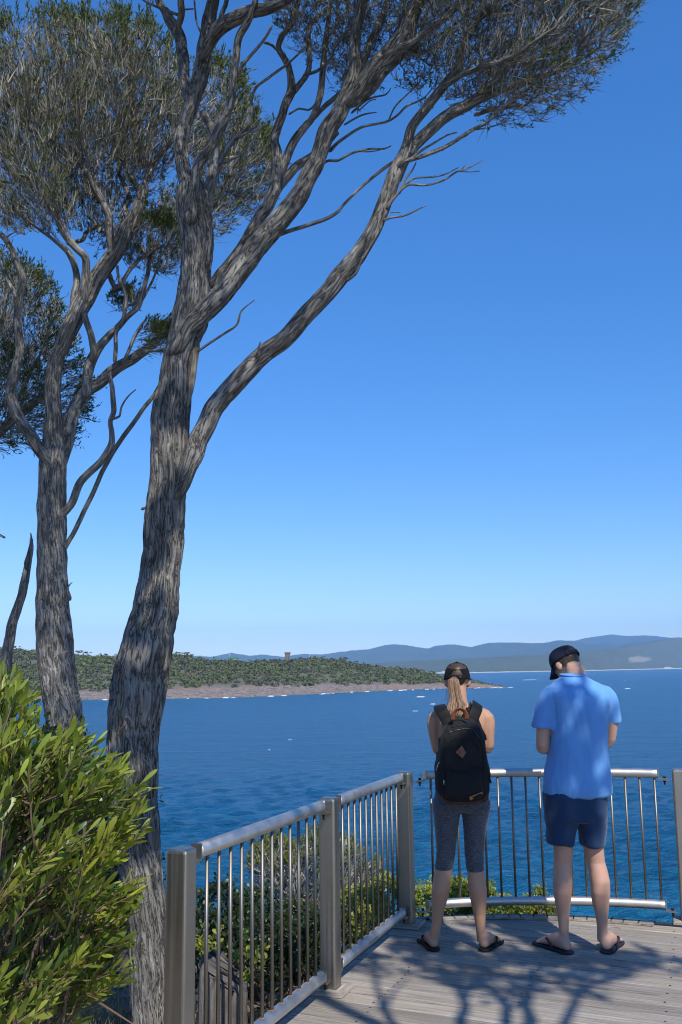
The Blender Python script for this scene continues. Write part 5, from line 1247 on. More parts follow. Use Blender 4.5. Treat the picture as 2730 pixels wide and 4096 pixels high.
def dry_grass():
    rng = np.random.default_rng(4); n = 9000
    x = rng.uniform(-2.2, -.2, n); y = rng.uniform(2.5, 6.6, n); k = x < (-.638 + (y - 3.967) * .3725 - .22); x, y = x[k], y[k]; n = len(x)
    loc = np.array([(a, b, gz(a, b)) for a, b in zip(x, y)])
    tv = np.array([(-1, 0, 0), (1, 0, 0), (.8, .25, .5), (-.8, .25, .5), (.15, .9, .95), (-.15, .9, .95)]); tf = [(0, 1, 2, 3), (3, 2, 4, 5)]
    zd = np.concatenate([rng.normal(size=(n, 2)) * .28, np.ones((n, 1))], 1); L = rng.uniform(.08, .26, n)
    V, Fq = scatter(tv, tf, loc, frames(zd), np.stack([np.full(n, .0016), L * .5, L], 1))
    c = np.array([(.36, .28, .15), (.28, .22, .12), (.20, .17, .07), (.42, .35, .21)])[rng.integers(0, 4, n)]
    struct(mesh_np('grass', V, Fq, M_SCRUB, col=np.repeat(c, 6, 0)), 'stuff', 'dry straw coloured grass under the leafy shrub', 'grass')
    # a few shrubs on the slope further left keep the ground covered between the trunks
    round_shrub('coastal_shrub', 'dark shrub at the foot of the mottled tree, mostly hidden by the wattle', 'shrub', [sp(150, 3150, 6.2, 200, 240, .6, .1), sp(430, 3250, 6.4, 150, 200, .5, .1), sp(470, 3520, 6.0, 140, 220, .5, .1), sp(300, 3700, 5.6, 220, 240, .5, .1)], .032, 3600, SHADEG, 9, 'shrubs growing below the deck')
dry_grass()
# ------------------------------------------------------------ people
def mat_skin(name, c, red):
    m, nt, b = new_mat(name); n = noi(nt, objco(nt), 14, 4, .6); n2 = noi(nt, objco(nt), 160, 2)
    link(nt, mixc(nt, math_(nt, 'MULTIPLY', n, .75), c, red), b.inputs['Base Color']); b.inputs['Roughness'].default_value = .5; b.inputs['Specular IOR Level'].default_value = .35
    b.inputs['Subsurface Weight'].default_value = .12; b.inputs['Subsurface Radius'].default_value = (.012, .005, .003); b.inputs['Subsurface Scale'].default_value = .6
    bump(nt, b, n2, .12, .001); return m
def mat_cloth(name, c, c2, scale=420, rough=.9, heather=0.0, sheen=.2):
    m, nt, b = new_mat(name); oc = objco(nt); n = noi(nt, oc, 5, 3); w = noi(nt, mapped(nt, oc, (.22, .22, 1.6)), scale, 2, .6)
    col = mixc(nt, n, c, c2)
    if heather: col = mixc(nt, ramp(nt, w, [(.42, (0, 0, 0)), (.6, (heather, heather, heather))]), col, (c[0] * 2.6 + .02, c[1] * 2.6 + .02, c[2] * 2.6 + .022))
    link(nt, col, b.inputs['Base Color']); b.inputs['Roughness'].default_value = rough; b.inputs['Specular IOR Level'].default_value = .15; b.inputs['Sheen Weight'].default_value = sheen
    bump(nt, b, noi(nt, oc, scale * 2, 2), .15, .0008); return m
SK_M = mat_skin('fair_skin', (.51, .315, .225), (.47, .24, .165)); SK_W = mat_skin('tanned_skin', (.47, .275, .175), (.40, .205, .125))
TEE = mat_cloth('blue_jersey', (.115, .300, .63), (.135, .330, .66)); NAVY = mat_cloth('navy_twill', (.014, .036, .088), (.018, .046, .105), 300)
CAPN = mat_cloth('navy_cap_cloth', (.016, .018, .040), (.022, .025, .050), 300, sheen=.04); CAPB = mat_cloth('black_cap_cloth', (.006, .006, .007), (.009, .009, .011), 300, sheen=.02)
GREY = mat_cloth('grey_marl_knit', (.040, .045, .056), (.052, .057, .070), 230, .9, .75); BLK = mat_cloth('black_knit', (.008, .008, .009), (.012, .012, .013))
PACK = mat_cloth('black_canvas', (.012, .012, .013), (.017, .017, .018), 260, .85, sheen=.05); PACK2 = mat_cloth('black_nylon', (.006, .006, .007), (.010, .010, .011), 300, .6, sheen=.04)
LEATHER = bare('brown_leather', (.20, .062, .030), .5, .4); LEATHER2 = bare('dark_brown_leather', (.085, .028, .016), .55, .3); TAN = bare('tan_leather', (.36, .20, .09), .6, .3)
SOLE_M = bare('navy_rubber', (.016, .020, .036), .7, .3); SOLE_W = bare('black_rubber', (.010, .010, .012), .7, .3)
ZIP = bare('dark_zip', (.015, .016, .018), .35, .5); STEELZ = bare('bright_zip_pull', (.7, .7, .7), .3, .5, 1.0); WHITE = bare('white_thread', (.85, .85, .85), .7)
def mat_hair(name, a, b_, c):
    m, nt, b = new_mat(name); r = island(nt); n = noi(nt, mapped(nt, objco(nt), (160, 160, 14)), 1, 3, .6)
    link(nt, mixc(nt, .5, ramp(nt, n, [(.3, a), (.55, b_), (.75, c)]), ramp(nt, r, [(0, a), (.5, b_), (1, c)])), b.inputs['Base Color']); b.inputs['Roughness'].default_value = .42; b.inputs['Specular IOR Level'].default_value = .5
    bump(nt, b, n, .5, .003); return m
HAIR_W = mat_hair('light_brown_hair', (.055, .029, .014), (.16, .088, .043), (.36, .22, .115)); HAIR_M = mat_hair('short_brown_hair', (.022, .015, .010), (.055, .038, .025), (.13, .095, .065)); HAIR_D = mat_hair('dark_hair_roots', (.02, .012, .008), (.06, .035, .02), (.12, .07, .04))
EYEW = bare('eye_white', (.7, .68, .66), .2); IRIS = bare('iris', (.03, .05, .06), .2); LIP = bare('lips', (.42, .16, .13), .5)

def srow(y, xl, xr, Y, dep, dy=0.0, n=28, ex=2.6):
    """horizontal super-ellipse ring spanning photo columns xl..xr on photo row y"""
    c = aty((xl + xr) / 2, y, Y); hw = (xr - xl) / 2 * mpp((xl + xr) / 2, y, Y); ring = []
    for j in range(n):
        a = 2 * PI * j / n; ca, sa = math.cos(a), math.sin(a)
        ring.append(Vector((c.x + hw * math.copysign(abs(ca) ** (2 / ex), ca), c.y + dy + dep * math.copysign(abs(sa) ** (2 / ex), sa), c.z)))
    return ring
def rows(mb, L, Y, n=28, ex=2.4):
    mb.loft([srow(r[0], r[1], r[2], Y, r[3], r[4] if len(r) > 4 else 0, n, ex) for r in L])
def tubeP(mb, pts, rad, n=14, step=.02, flat=1.0, up=None):
    P = catmull([tuple(p) + (r,) for p, r in zip(pts, rad)], step)
    mb.tube([tuple(p[:3]) for p in P], [float(p[3]) for p in P], n, flat=flat, up=up)
def hand(mb, w, d, nrm, side, s=1.0, curl=1.0):
    """palm, four bent fingers of unequal length and a thumb; d along the palm, nrm out of its back"""
    d = d.normalized(); nrm = (nrm - d * nrm.dot(d)).normalized(); x = d.cross(nrm) * side
    pal = [w, w + d * .03 * s, w + d * .062 * s, w + d * .09 * s - nrm * .004]
    for k, (o, wd) in enumerate(((-.026, .013), (-.009, .0135), (.009, .0135), (.026, .0125))):
        mb.tube([w + x * o * .55 * s, w + d * .045 * s + x * o * .9 * s, w + d * .088 * s + x * o * s], [.014 * s, .0135 * s, .0105 * s], 10)
    for o, L, r in ((-.029, .058, .0075), (-.010, .074, .0085), (.010, .079, .0088), (.029, .070, .0082)):
        p = w + d * .086 * s + x * o * s; t = d.copy(); P = [p]; R = [r * s * 1.08]
        for j, f in enumerate((.45, .30, .25)):
            a = (.55, .75, .5)[j] * curl; t = (t * math.cos(a) - nrm * math.sin(a)).normalized() if True else t
            p = p + t * L * f * s; P.append(p); R.append(r * s * (1.0 - .12 * (j + 1)))
            nr2 = nrm
        tubeP(mb, P, R, 9, .006)
    b0 = w + d * .025 * s + x * .030 * s; t1 = b0 + (d * .6 + x * .55 - nrm * .35).normalized() * .036 * s; t2 = t1 + (d * .85 + x * .1 - nrm * .5).normalized() * .030 * s
    tubeP(mb, [w + d * .012 * s + x * .012 * s, b0, t1, t2], [.013 * s, .0125 * s, .0105 * s, .008 * s], 9, .006)
def foot(mb, heel, ang, s=1.0, side=1):
    """bare foot on a 14 mm sole; ang is the toe direction; side is +1 when the big toe lies to the right of it seen from behind"""
    d = Vector((math.sin(ang), math.cos(ang), 0)); x = Vector((d.y, -d.x, 0)) * side; h = Vector((heel[0], heel[1], .016)); R = []
    for t, w, hh, zc in ((-.004, .012, .010, .022), (.004, .026, .024, .026), (.02, .033, .034, .036), (.05, .034, .043, .044), (.085, .034, .042, .044), (.12, .037, .034, .036), (.155, .043, .026, .027), (.185, .046, .020, .020), (.205, .043, .016, .016), (.215, .034, .012, .013)):
        ring = []
        for j in range(18):
            a = 2 * PI * j / 18; z = zc + math.sin(a) * hh
            ring.append(h + d * t * s + x * (math.cos(a) * w * s + (.006 * s if t > .1 else 0)) + Vector((0, 0, max(0, z) * s)))
        R.append(ring)
    mb.loft(R)
    for o, L, r in ((.034, .050, .0135), (.012, .046, .0098), (-.006, .040, .0092), (-.022, .033, .0088), (-.036, .026, .0082)):
        b = h + d * .192 * s + x * o * s + Vector((0, 0, .013 * s)); tubeP(mb, [b, b + d * L * .5 * s + Vector((0, 0, .002)), b + d * L * s - Vector((0, 0, .003 * s))], [r * s * 1.05, r * s, r * s * .8], 9, .008)
    return h, d, x
def thong(parent, mat, heel, ang, s, side):
    d = Vector((math.sin(ang), math.cos(ang), 0)); x = Vector((d.y, -d.x, 0)) * side; h = Vector((heel[0], heel[1], 0))
    prof = [(-.022, .0), (-.017, .020), (0, .034), (.03, .040), (.09, .038), (.14, .043), (.19, .051), (.225, .049), (.25, .038), (.264, .018), (.268, 0)]
    P = [(t, w) for t, w in prof] + [(t, -w) for t, w in prof[-2:0:-1]]
    def ring(z, k): return [h + d * (.12 + (t - .12) * k) * s + x * (w * k + (.006 if t > .1 else 0)) * s + Vector((0, 0, z)) for t, w in P]
    mb = MB(); mb.loft([ring(.0045, .96), ring(.006, 1), ring(.015, 1), ring(.0175, .97)]); o = mb.build('flip_flop', mat, parent)
    toe = h + d * .195 * s + x * .022 * s + Vector((0, 0, .034)); mb = MB()
    for q in (.041, -.040):
        a = h + d * .075 * s + x * q * s + Vector((0, 0, .014)); m = h + d * .13 * s + x * (q * .95 + .004) * s + Vector((0, 0, .062 * s + (.004 if q > 0 else 0)))
        tubeP(mb, [a, a.lerp(m, .6) + x * (q * .18) + Vector((0, 0, .008)), m, toe], [.0065, .0062, .006, .0055], 8, .012)
    mb.tube([toe, toe - Vector((0, 0, .024))], .004, 6); mb.build('strap', mat, o)
def head_parts(c, M, s=1.0):
    """face looks along local +y; c is the middle of the head"""
    mb = MB(); R = []
    for z, w, yf, yb in ((-.118, .020, .072, .030), (-.110, .036, .086, .010), (-.09, .049, .092, -.012), (-.06, .060, .094, -.045), (-.03, .067, .094, -.078), (0, .072, .092, -.094), (.03, .075, .093, -.100), (.06, .073, .088, -.098), (.085, .064, .074, -.086), (.103, .046, .052, -.062), (.113, .020, .022, -.030)):
        ring = []
        for j in range(28):
            a = 2 * PI * j / 28; ca, sa = math.cos(a), math.sin(a); yc = (yf + yb) / 2; hy = (yf - yb) / 2
            ring.append(Vector(c) + M @ (Vector((w * math.copysign(abs(ca) ** .9, ca), yc + hy * math.copysign(abs(sa) ** .9, sa), z)) * s))
        R.append(ring)
    mb.loft(R)
    L = lambda v: Vector(c) + M @ (Vector(v) * s)
    mb.loft([[L((x * k, y + yy, z)) for x, yy in ((-1, 0), (-.5, .8 * k), (.5, .8 * k), (1, 0))] for k, y, z in ((.006, .090, .012), (.009, .094, -.008), (.014, .098, -.026), (.010, .092, -.034))]) if False else None
    mb.tube([L((0, .088, .014)), L((0, .098, -.010)), L((0, .108, -.028)), L((0, .096, -.036))], [.008 * s, .010 * s, .014 * s, .009 * s], 10)
    mb.tube([L((-.035, .086, .026)), L((0, .095, .024)), L((.035, .086, .026))], [.006 * s, .009 * s, .006 * s], 8)
    for q in (-1, 1):
        E = M @ Matrix.Rotation(q * -.35, 3, 'Z')
        mb.ball(L((q * .079, -.010, -.008)), (.010 * s, .021 * s, .033 * s), E, 14, 9)
    return mb, L
def face(parent, L, M, s):
    for q in (-1, 1):
        mb = MB(); mb.ball(L((q * .031, .079, .008)), (.0125 * s,) * 3, None, 12, 8); e = mb.build('eye', EYEW, parent)
        mb = MB(); mb.ball(L((q * .031, .0885, .008)), (.0058 * s, .0045 * s, .0058 * s), M, 10, 6); mb.build('iris', IRIS, e)
    mb = MB(); mb.tube([L((-.024, .083, -.058)), L((-.008, .092, -.055)), L((.008, .092, -.055)), L((.024, .083, -.058))], [.003 * s, .0055 * s, .0055 * s, .003 * s], 8)
    mb.tube([L((-.022, .083, -.060)), L((0, .092, -.065)), L((.022, .083, -.060))], [.003 * s, .006 * s, .003 * s], 8); mb.build('mouth', LIP, parent)
def cap(parent, L, M, mat, s, brim=.075, opening=True, strap=True, gap=.30, z0=.008, rz=.118):
    """six-panel cap: dome with a rear opening, strap, button and a curved brim; local axes of the head"""
    rx, ry = .0885, .111; nu, nv = 56, 16; C0 = (0, -.004)
    def pt(u, v, k=1.0):                                   # u angle (0 = +x, pi/2 = front), v 0 band .. 1 crown
        a = v * PI / 2; h = math.sin(a) ** .95; r = math.cos(a) ** .62 if v < 1 else 0.0
        seam = 1 + .006 * abs(math.cos(3 * u)) * (1 - v)
        zb = z0 + .012 * math.sin(u) - .004
        return L((C0[0] + math.cos(u) * rx * r * k * seam, C0[1] + math.sin(u) * ry * r * k * seam, zb + h * rz * k))
    def hole(u, v):
        d = math.atan2(math.sin(u + PI / 2), math.cos(u + PI / 2))    # angle from the back
        return opening and (d / .52) ** 2 + ((v - .14) / gap) ** 2 < 1 and v > .12
    mb = MB(); vs = [pt(2 * PI * i / nu, j / nv) for j in range(nv + 1) for i in range(nu)]; inn = [pt(2 * PI * i / nu, j / nv, .975) for j in range(nv + 1) for i in range(nu)]
    fs = []; N = len(vs); alive = {}
    for j in range(nv):
        for i in range(nu):
            alive[(i, j)] = not hole(2 * PI * (i + .5) / nu, (j + .5) / nv)
    for (i, j), ok in alive.items():
        if not ok: continue
        a, b = j * nu + i, j * nu + (i + 1) % nu; c, d = b + nu, a + nu
        fs.append((a, b, c, d)); fs.append((N + d, N + c, N + b, N + a))
        for (di, dj, e0, e1) in ((-1, 0, d, a), (1, 0, b, c), (0, -1, a, b), (0, 1, c, d)):
            nb = ((i + di) % nu, j + dj)
            if not alive.get(nb, j + dj >= nv): fs.append((e0, e0 + N, e1 + N, e1)) if True else None
    mb.add(vs + inn, fs)
    o = mb.build('cap', mat, parent)
    mb = MB(); mb.ball(pt(0, 1.0), (.008 * s, .008 * s, .005 * s), M, 10, 6); mb.build('button', mat, o)
    mb = MB(); top, bot = [], []; nn = 17
    for i in range(nn):
        u = PI / 2 + (i / (nn - 1) - .5) * 2.15; e = math.sin(PI * i / (nn - 1)) ** .55
        q = .5 - abs(i / (nn - 1) - .5)
        for k in range(6):
            f = k / 5; r = 1 + 0 * f
            x = math.cos(u) * rx * (1 - .04 * f); y = C0[1] + math.sin(u) * ry + e * brim * f
            z = z0 + .012 * math.sin(u) - .002 - .030 * (x / .085) ** 2 * f - .018 * f
            top.append(L((x, y, z + .002))); bot.append(L((x, y, z - .0015)))
    fs = []
    for i in range(nn - 1):
        for k in range(5): a = i * 6 + k; fs += [(a, a + 1, a + 7, a + 6), (len(top) + a + 6, len(top) + a + 7, len(top) + a + 1, len(top) + a)]
    for i in range(nn - 1): a = i * 6 + 5; fs.append((a, a + len(top), a + 6 + len(top), a + 6))
    mb.add(top + bot, fs); mb.build('brim', mat, o)
    if strap:
        mb = MB(); P = [];
        for i in range(13):
            u = -PI / 2 + (i / 12 - .5) * 1.25; P.append(L((math.cos(u) * rx * 1.01, C0[1] + math.sin(u) * ry * 1.012, z0 + .012 * math.sin(u) + .004)))
        mb.tube(P, .0095 * s, 8, flat=.25, up=tuple(M @ Vector((0, -1, 0)))) ; mb.build('strap', mat, o)
        mb = MB(); mb.box(L((.022, C0[1] - ry * 1.005, z0 - .004)), (.006, .004, .008), M=M); mb.build('buckle', STEELZ if False else ZIP, o, False)
    return o, pt

def man():
    Y = 6.12
    T = thing('person', (1.42, Y, 0), 'man in a light blue T-shirt and navy shorts bowing his head at the rail', 'person')
    k2 = lambda r: (2540 + r[0] / 3.362, 2100 + r[1] / 3.362, 2100 + r[2] / 3.362) + tuple(r[3:])
    k4 = lambda r: (3150 + r[0] / 3.362, 2100 + r[1] / 3.362, 2100 + r[2] / 3.362) + tuple(r[3:])
    mb = MB()
    # trunk of the body, neck
    rows(mb, [k4((430, 330, 1020, .10)), k4((200, 300, 1050, .105)), k4((0, 320, 1050, .10)), k2((1800, 345, 1060, .095)), k2((1400, 370, 1070, .10)), k2((1000, 380, 1090, .11, .01)), k2((800, 340, 1110, .10, .02)), k2((720, 420, 1030, .08, .03)), k2((650, 500, 900, .065, .05))], Y)
    sh = aty(2100 + 690 / 3.362, 2540 + 700 / 3.362, Y)
    hc = aty(2268, 2644, Y + .175); yaw = math.radians(24); M = Matrix.Rotation(yaw, 3, 'Z') @ Matrix.Rotation(math.radians(-36), 3, 'X') @ Matrix.Rotation(math.radians(-5), 3, 'Y')
    hc.z = aty(2268, 2660, Y + .17).z
    tubeP(mb, [sh + Vector((0, .06, -.05)), aty(2100 + 690 / 3.362, 2540 + 560 / 3.362, Y + .082), aty(2100 + 665 / 3.362, 2540 + 460 / 3.362, Y + .105), hc + M @ Vector((0, .026, -.075))], [.062, .062, .058, .053], 20)
    hm, L = head_parts(hc, M, 1.0); mb.v += []; mb.add(hm.v, hm.f)
    # arms: upper arm down, forearm forward and inward
    for side, sp_, el, wr in ((-1, (268, 800), (232, 1545), None), (1, (1170, 830), (1130, 1460), None)):
        S = aty(2100 + sp_[0] / 3.362 - side * 4, 2540 + sp_[1] / 3.362 + 8, Y + .02); Ee = aty(2100 + (245 if side < 0 else 1122) / 3.362, 2540 + (1530 if side < 0 else 1450) / 3.362, Y + (.01 if side < 0 else .05))
        W = Vector((1.36 if side < 0 else 1.50, Y + .31, 1.235))
        S = S + Vector((0, 0, -.035)); tubeP(mb, [S + Vector((-side * .075, .012, .012)), S + Vector((-side * .03, .006, .012)), S.lerp(Ee, .12), S.lerp(Ee, .45) + Vector((side * .006, -.004, 0)), Ee + Vector((0, .0, .01)), Ee.lerp(W, .12), Ee.lerp(W, .35), Ee.lerp(W, .8), W], [.048, .050, .047, .045, .042, .046, .044, .031, .027], 16)
        hand(mb, W, (Vector((1.43, Y + .44, 1.26)) - W), Vector((side * .9, -.2, -.2)), side)
    # legs
    rows(mb, [k4((400, 320, 690, .085)), k4((700, 375, 650, .075)), k4((800, 385, 648, .07)), k4((900, 390, 645, .064)), k4((1000, 392, 635, .060, .004)), k4((1100, 384, 626, .062, -.004)), k4((1250, 373, 630, .066, -.014)), k4((1400, 380, 622, .063, -.014)), k4((1550, 404, 612, .052, -.006)), k4((1700, 432, 600, .042)), k4((1820, 452, 592, .036)), k4((1900, 458, 590, .036)), k4((1990, 462, 596, .040, .006)), k4((2080, 470, 608, .045, .012))], Y, 22, 2.1)
    rows(mb, [k4((400, 715, 1080, .085)), k4((700, 770, 1058, .075)), k4((800, 788, 1056, .07)), k4((900, 808, 1066, .064)), k4((1000, 838, 1078, .060, .004)), k4((1100, 858, 1105, .062, -.004)), k4((1250, 870, 1133, .066, -.014)), k4((1400, 880, 1137, .063, -.014)), k4((1550, 905, 1130, .052, -.006)), k4((1700, 945, 1122, .042)), k4((1820, 968, 1114, .036)), k4((1900, 974, 1110, .036)), k4((1990, 978, 1112, .040, .006)), k4((2080, 985, 1112, .045, .012))], Y, 22, 2.1)
    hl = onz(2264, 3800, 0); hr = onz(2411, 3800, 0); hl = Vector((hl.x, Y - .045, 0)); hr = Vector((hr.x, Y - .045, 0))
    aL, aR = math.radians(-33), math.radians(30)
    foot(mb, hl, aL, 1.08, 1); foot(mb, hr, aR, 1.08, -1)
    body = fuse('body', mb, .0062, SK_M, T, 3)
    face(T, L, M, 1.0)
    thong(T, SOLE_M, hl, aL, 1.1, 1); thong(T, SOLE_M, hr, aR, 1.1, -1)
    # hair under the cap: a close shell over the back and sides with a ragged hairline
    mb = MB(); rng = np.random.default_rng(3); Rr = []; nv = 14
    for j in range(nv):
        ring = []
        for i in range(25):
            u = -PI / 2 + (i / 24 - .5) * 4.3; back = max(0, -math.sin(u)) ; lo = -.052 * back ** .6 + .004 + .008 * math.sin(i * 2.1) + .004 * math.sin(i * 5.3)
            z = lo + (.105 - lo) * j / (nv - 1); w = np.interp(z, [-.06, -.03, 0, .03, .06, .085, .106], [.064, .071, .077, .080, .079, .070, .050]); yb = np.interp(z, [-.06, -.03, 0, .03, .06, .085, .106], [-.058, -.087, -.102, -.108, -.105, -.093, -.066]); yf = .09
            g = 1 + .012 * math.sin(u * 23 + j * .6) + .010 * math.sin(u * 41 + j * 1.7)
            sy = math.sin(u); ring.append(L((math.cos(u) * w * g, (-yb if False else 0) + (sy * -yb if sy < 0 else sy * yf) * g, z)))
        Rr.append(ring)
    vs = [p for r in Rr for p in r]; fs = [(j * 25 + i, j * 25 + i + 1, (j + 1) * 25 + i + 1, (j + 1) * 25 + i) for j in range(nv - 1) for i in range(24)]
    mb.add(vs, fs)
    for k in range(900):                                   # short strands
        i = rng.integers(0, 24); j = rng.integers(0, nv - 1) if rng.uniform() < .6 else 0; f = rng.uniform()
        a = Rr[j][i].lerp(Rr[j][i + 1], f); o = (a - L((0, -.01, .0))).normalized(); dn = M @ Vector((rng.normal() * .35, -.1, -1)); e = a + o * .003 + (o * .25 + dn.normalized()).normalized() * rng.uniform(.008, .018); sd = o.cross(dn).normalized() * .0011
        mb.add([a + o * .002 - sd, a + o * .002 + sd, e + sd * .3, e - sd * .3], [(0, 1, 2, 3)])
    mb.build('hair', HAIR_M, T)
    o, pt = cap(T, L, M, CAPN, 1.0, brim=.078, z0=.028, rz=.100)
    # small white emblem above the opening
    mb = MB(); prof = [(-.0150, .0032, .0036), (-.0120, -.0005, .0018), (-.009, -.0030, .0008), (-.004, -.0030, .0012), (.002, -.0008, .0030), (.009, .0028, .0048), (.0155, .0062, .0066)]
    vs = []
    for lift in (1.015, 1.05):
        for x, a, b in prof:
            for y in (a, b): 
                u = -PI / 2 - .05 + x / .075; v = .62 + y / .10; vs.append(pt(u, v, 1.0) + M @ Vector((0, -.45, .9)) * (lift - 1) * .12)
    n = len(prof); fs = []
    for i in range(n - 1): fs += [(2 * n + 2 * i, 2 * n + 2 * i + 1, 2 * n + 2 * i + 3, 2 * n + 2 * i + 2)]
    for i in range(n - 1): fs += [(2 * i, 2 * i + 2, 2 * n + 2 * i + 2, 2 * n + 2 * i), (2 * i + 1, 2 * n + 2 * i + 1, 2 * n + 2 * i + 3, 2 * i + 3)]
    mb.add(vs, fs); mb.build('emblem', WHITE, o)
    # T-shirt
    mb = MB()
    rows(mb, [k2((2125, 262, 1164, .152)), k2((2050, 263, 1158, .150)), k2((1900, 276, 1138, .144)), k2((1700, 312, 1114, .136)), k2((1500, 338, 1098, .130)), k2((1300, 358, 1096, .128)), k2((1100, 372, 1110, .130)), k2((950, 350, 1140, .130, .005)), k2((850, 315, 1150, .124, .01)), k2((780, 292, 1145, .112, .016)), k2((720, 312, 1120, .100, .026)), k2((670, 358, 1050, .088, .036)), k2((625, 420, 965, .078, .048)), k2((585, 478, 890, .070, .058)), k2((552, 522, 842, .068, .066)), k2((532, 530, 832, .062, .074)), k2((520, 545, 818, .054, .078))], Y, 40, 2.5)
    def q2(x, y, dy=0.0): return aty(2100 + x / 3.362, 2540 + y / 3.362, Y + dy)
    tubeP(mb, [q2(470, 800, .02), q2(372, 812, .018), q2(318, 900, .012), q2(285, 1060, .01), q2(250, 1262, .01)], [.060, .064, .066, .068, .0695], 26)
    tubeP(mb, [q2(980, 800, .02), q2(1075, 808, .018), q2(1122, 890, .018), q2(1150, 1010, .02), q2(1184, 1180, .03)], [.058, .060, .058, .054, .050], 26)
    cz = aty(2310, 2800, Y)
    def tee_fold(V, N):
        x = V[:, 0] - cz.x; z = V[:, 2]; out = V.copy()
        f = vnoise(np.stack([V[:, 0] * 11 + V[:, 1] * 5, V[:, 1] * 6, z * 2.2 + x * 3], 1), 1); g = vnoise(np.stack([V[:, 0] * 26, V[:, 1] * 14, z * 4.5 + x * 9], 1), 4); h = vnoise(np.stack([V[:, 0] * 5, V[:, 1] * 5, z * 13 - np.abs(x) * 14], 1), 7)
        fold = (1 - 2.6 * np.abs(f)) * .0075 + (1 - 2.6 * np.abs(g)) * .0030 + h * .005 * np.clip((1.22 - z) / .25, 0, 1)
        env = .35 + .65 * np.clip((1.58 - z) / .22, 0, 1)
        arm = np.exp(-((np.abs(x) - .19) / .035) ** 2) * np.clip((z - 1.3) / .1, 0, 1) * np.clip((1.5 - z) / .1, 0, 1)
        d = fold * env - arm * .006
        out += N * d[:, None]
        hem = (np.abs(z - z.min() - .022) < .003); out -= N * (hem * .0018)[:, None]
        out[:, 2] -= .018 * np.clip((.98 - z) / .08, 0, 1) * np.cos(np.clip(x / .20, -1, 1) * PI / 2) * 1.0
        return out
    tee = fuse('t_shirt', mb, .0085, TEE, T, 4, tee_fold)
    mb = MB(); R = srow(2540 + 536 / 3.362, 2100 + 516 / 3.362, 2100 + 850 / 3.362, Y, .070, .068, 40, 2.4)
    ring = [p + Vector((0, 0, .004 - .010 * max(0, -(p.y - (Y + .07)) / .066))) for p in R]; ring.append(ring[0]); mb.tube(ring, .0085, 8, caps=False, flat=.55, up=(0, 0, 1)); mb.build('collar', TEE, tee)
    # shorts
    mb = MB()
    rows(mb, [k4((40, 262, 1082, .138)), k4((150, 260, 1084, .140)), k4((250, 266, 1086, .140)), k4((350, 276, 1088, .138)), k4((430, 286, 1088, .134))], Y, 40, 2.6)
    rows(mb, [k4((330, 280, 690, .130)), k4((480, 296, 700, .118)), k4((600, 303, 684, .108)), k4((700, 306, 668, .104)), k4((755, 306, 664, .104))], Y, 28, 2.3)
    rows(mb, [k4((330, 715, 1088, .130)), k4((480, 706, 1086, .118)), k4((600, 735, 1076, .108)), k4((700, 755, 1060, .104)), k4((780, 762, 1054, .104))], Y, 28, 2.3)
    def sh_fold(V, N):
        f = vnoise(np.stack([V[:, 0] * 9, V[:, 1] * 7, V[:, 2] * 9], 1), 2); g = vnoise(np.stack([V[:, 0] * 20 + V[:, 2] * 12, V[:, 1] * 12, V[:, 2] * 18], 1), 5)
        out = V + N * ((1 - 2 * np.abs(f)) * .007 + g * .0035)[:, None]
        lo = np.clip((.70 - V[:, 2]) / .06, 0, 1); out[:, 2] -= lo * np.where(V[:, 0] < 1.42, .085 * (V[:, 0] - 1.29), -.02 * (V[:, 0] - 1.5)) 
        return out
    fuse('shorts', mb, .0085, NAVY, T, 4, sh_fold)
    # phone held in front
    ph = Vector((1.43, Y + .43, 1.275)); P = thing('phone', ph, 'dark phone held in both hands by the man in front of his chest', 'phone')
    Mp = Matrix.Rotation(math.radians(35), 3, 'X'); mb = MB(); mb.box(ph, (.036, .074, .0042), M=Mp); mb.build('body', bare('phone_black_glass', (.01, .01, .012), .15, .6), P, False)
    mb = MB(); mb.box(ph + Mp @ Vector((0, 0, .0046)), (.033, .069, .0006), M=Mp); mb.build('screen', bare('phone_screen', (.02, .025, .03), .08, .6), P, False)
man()

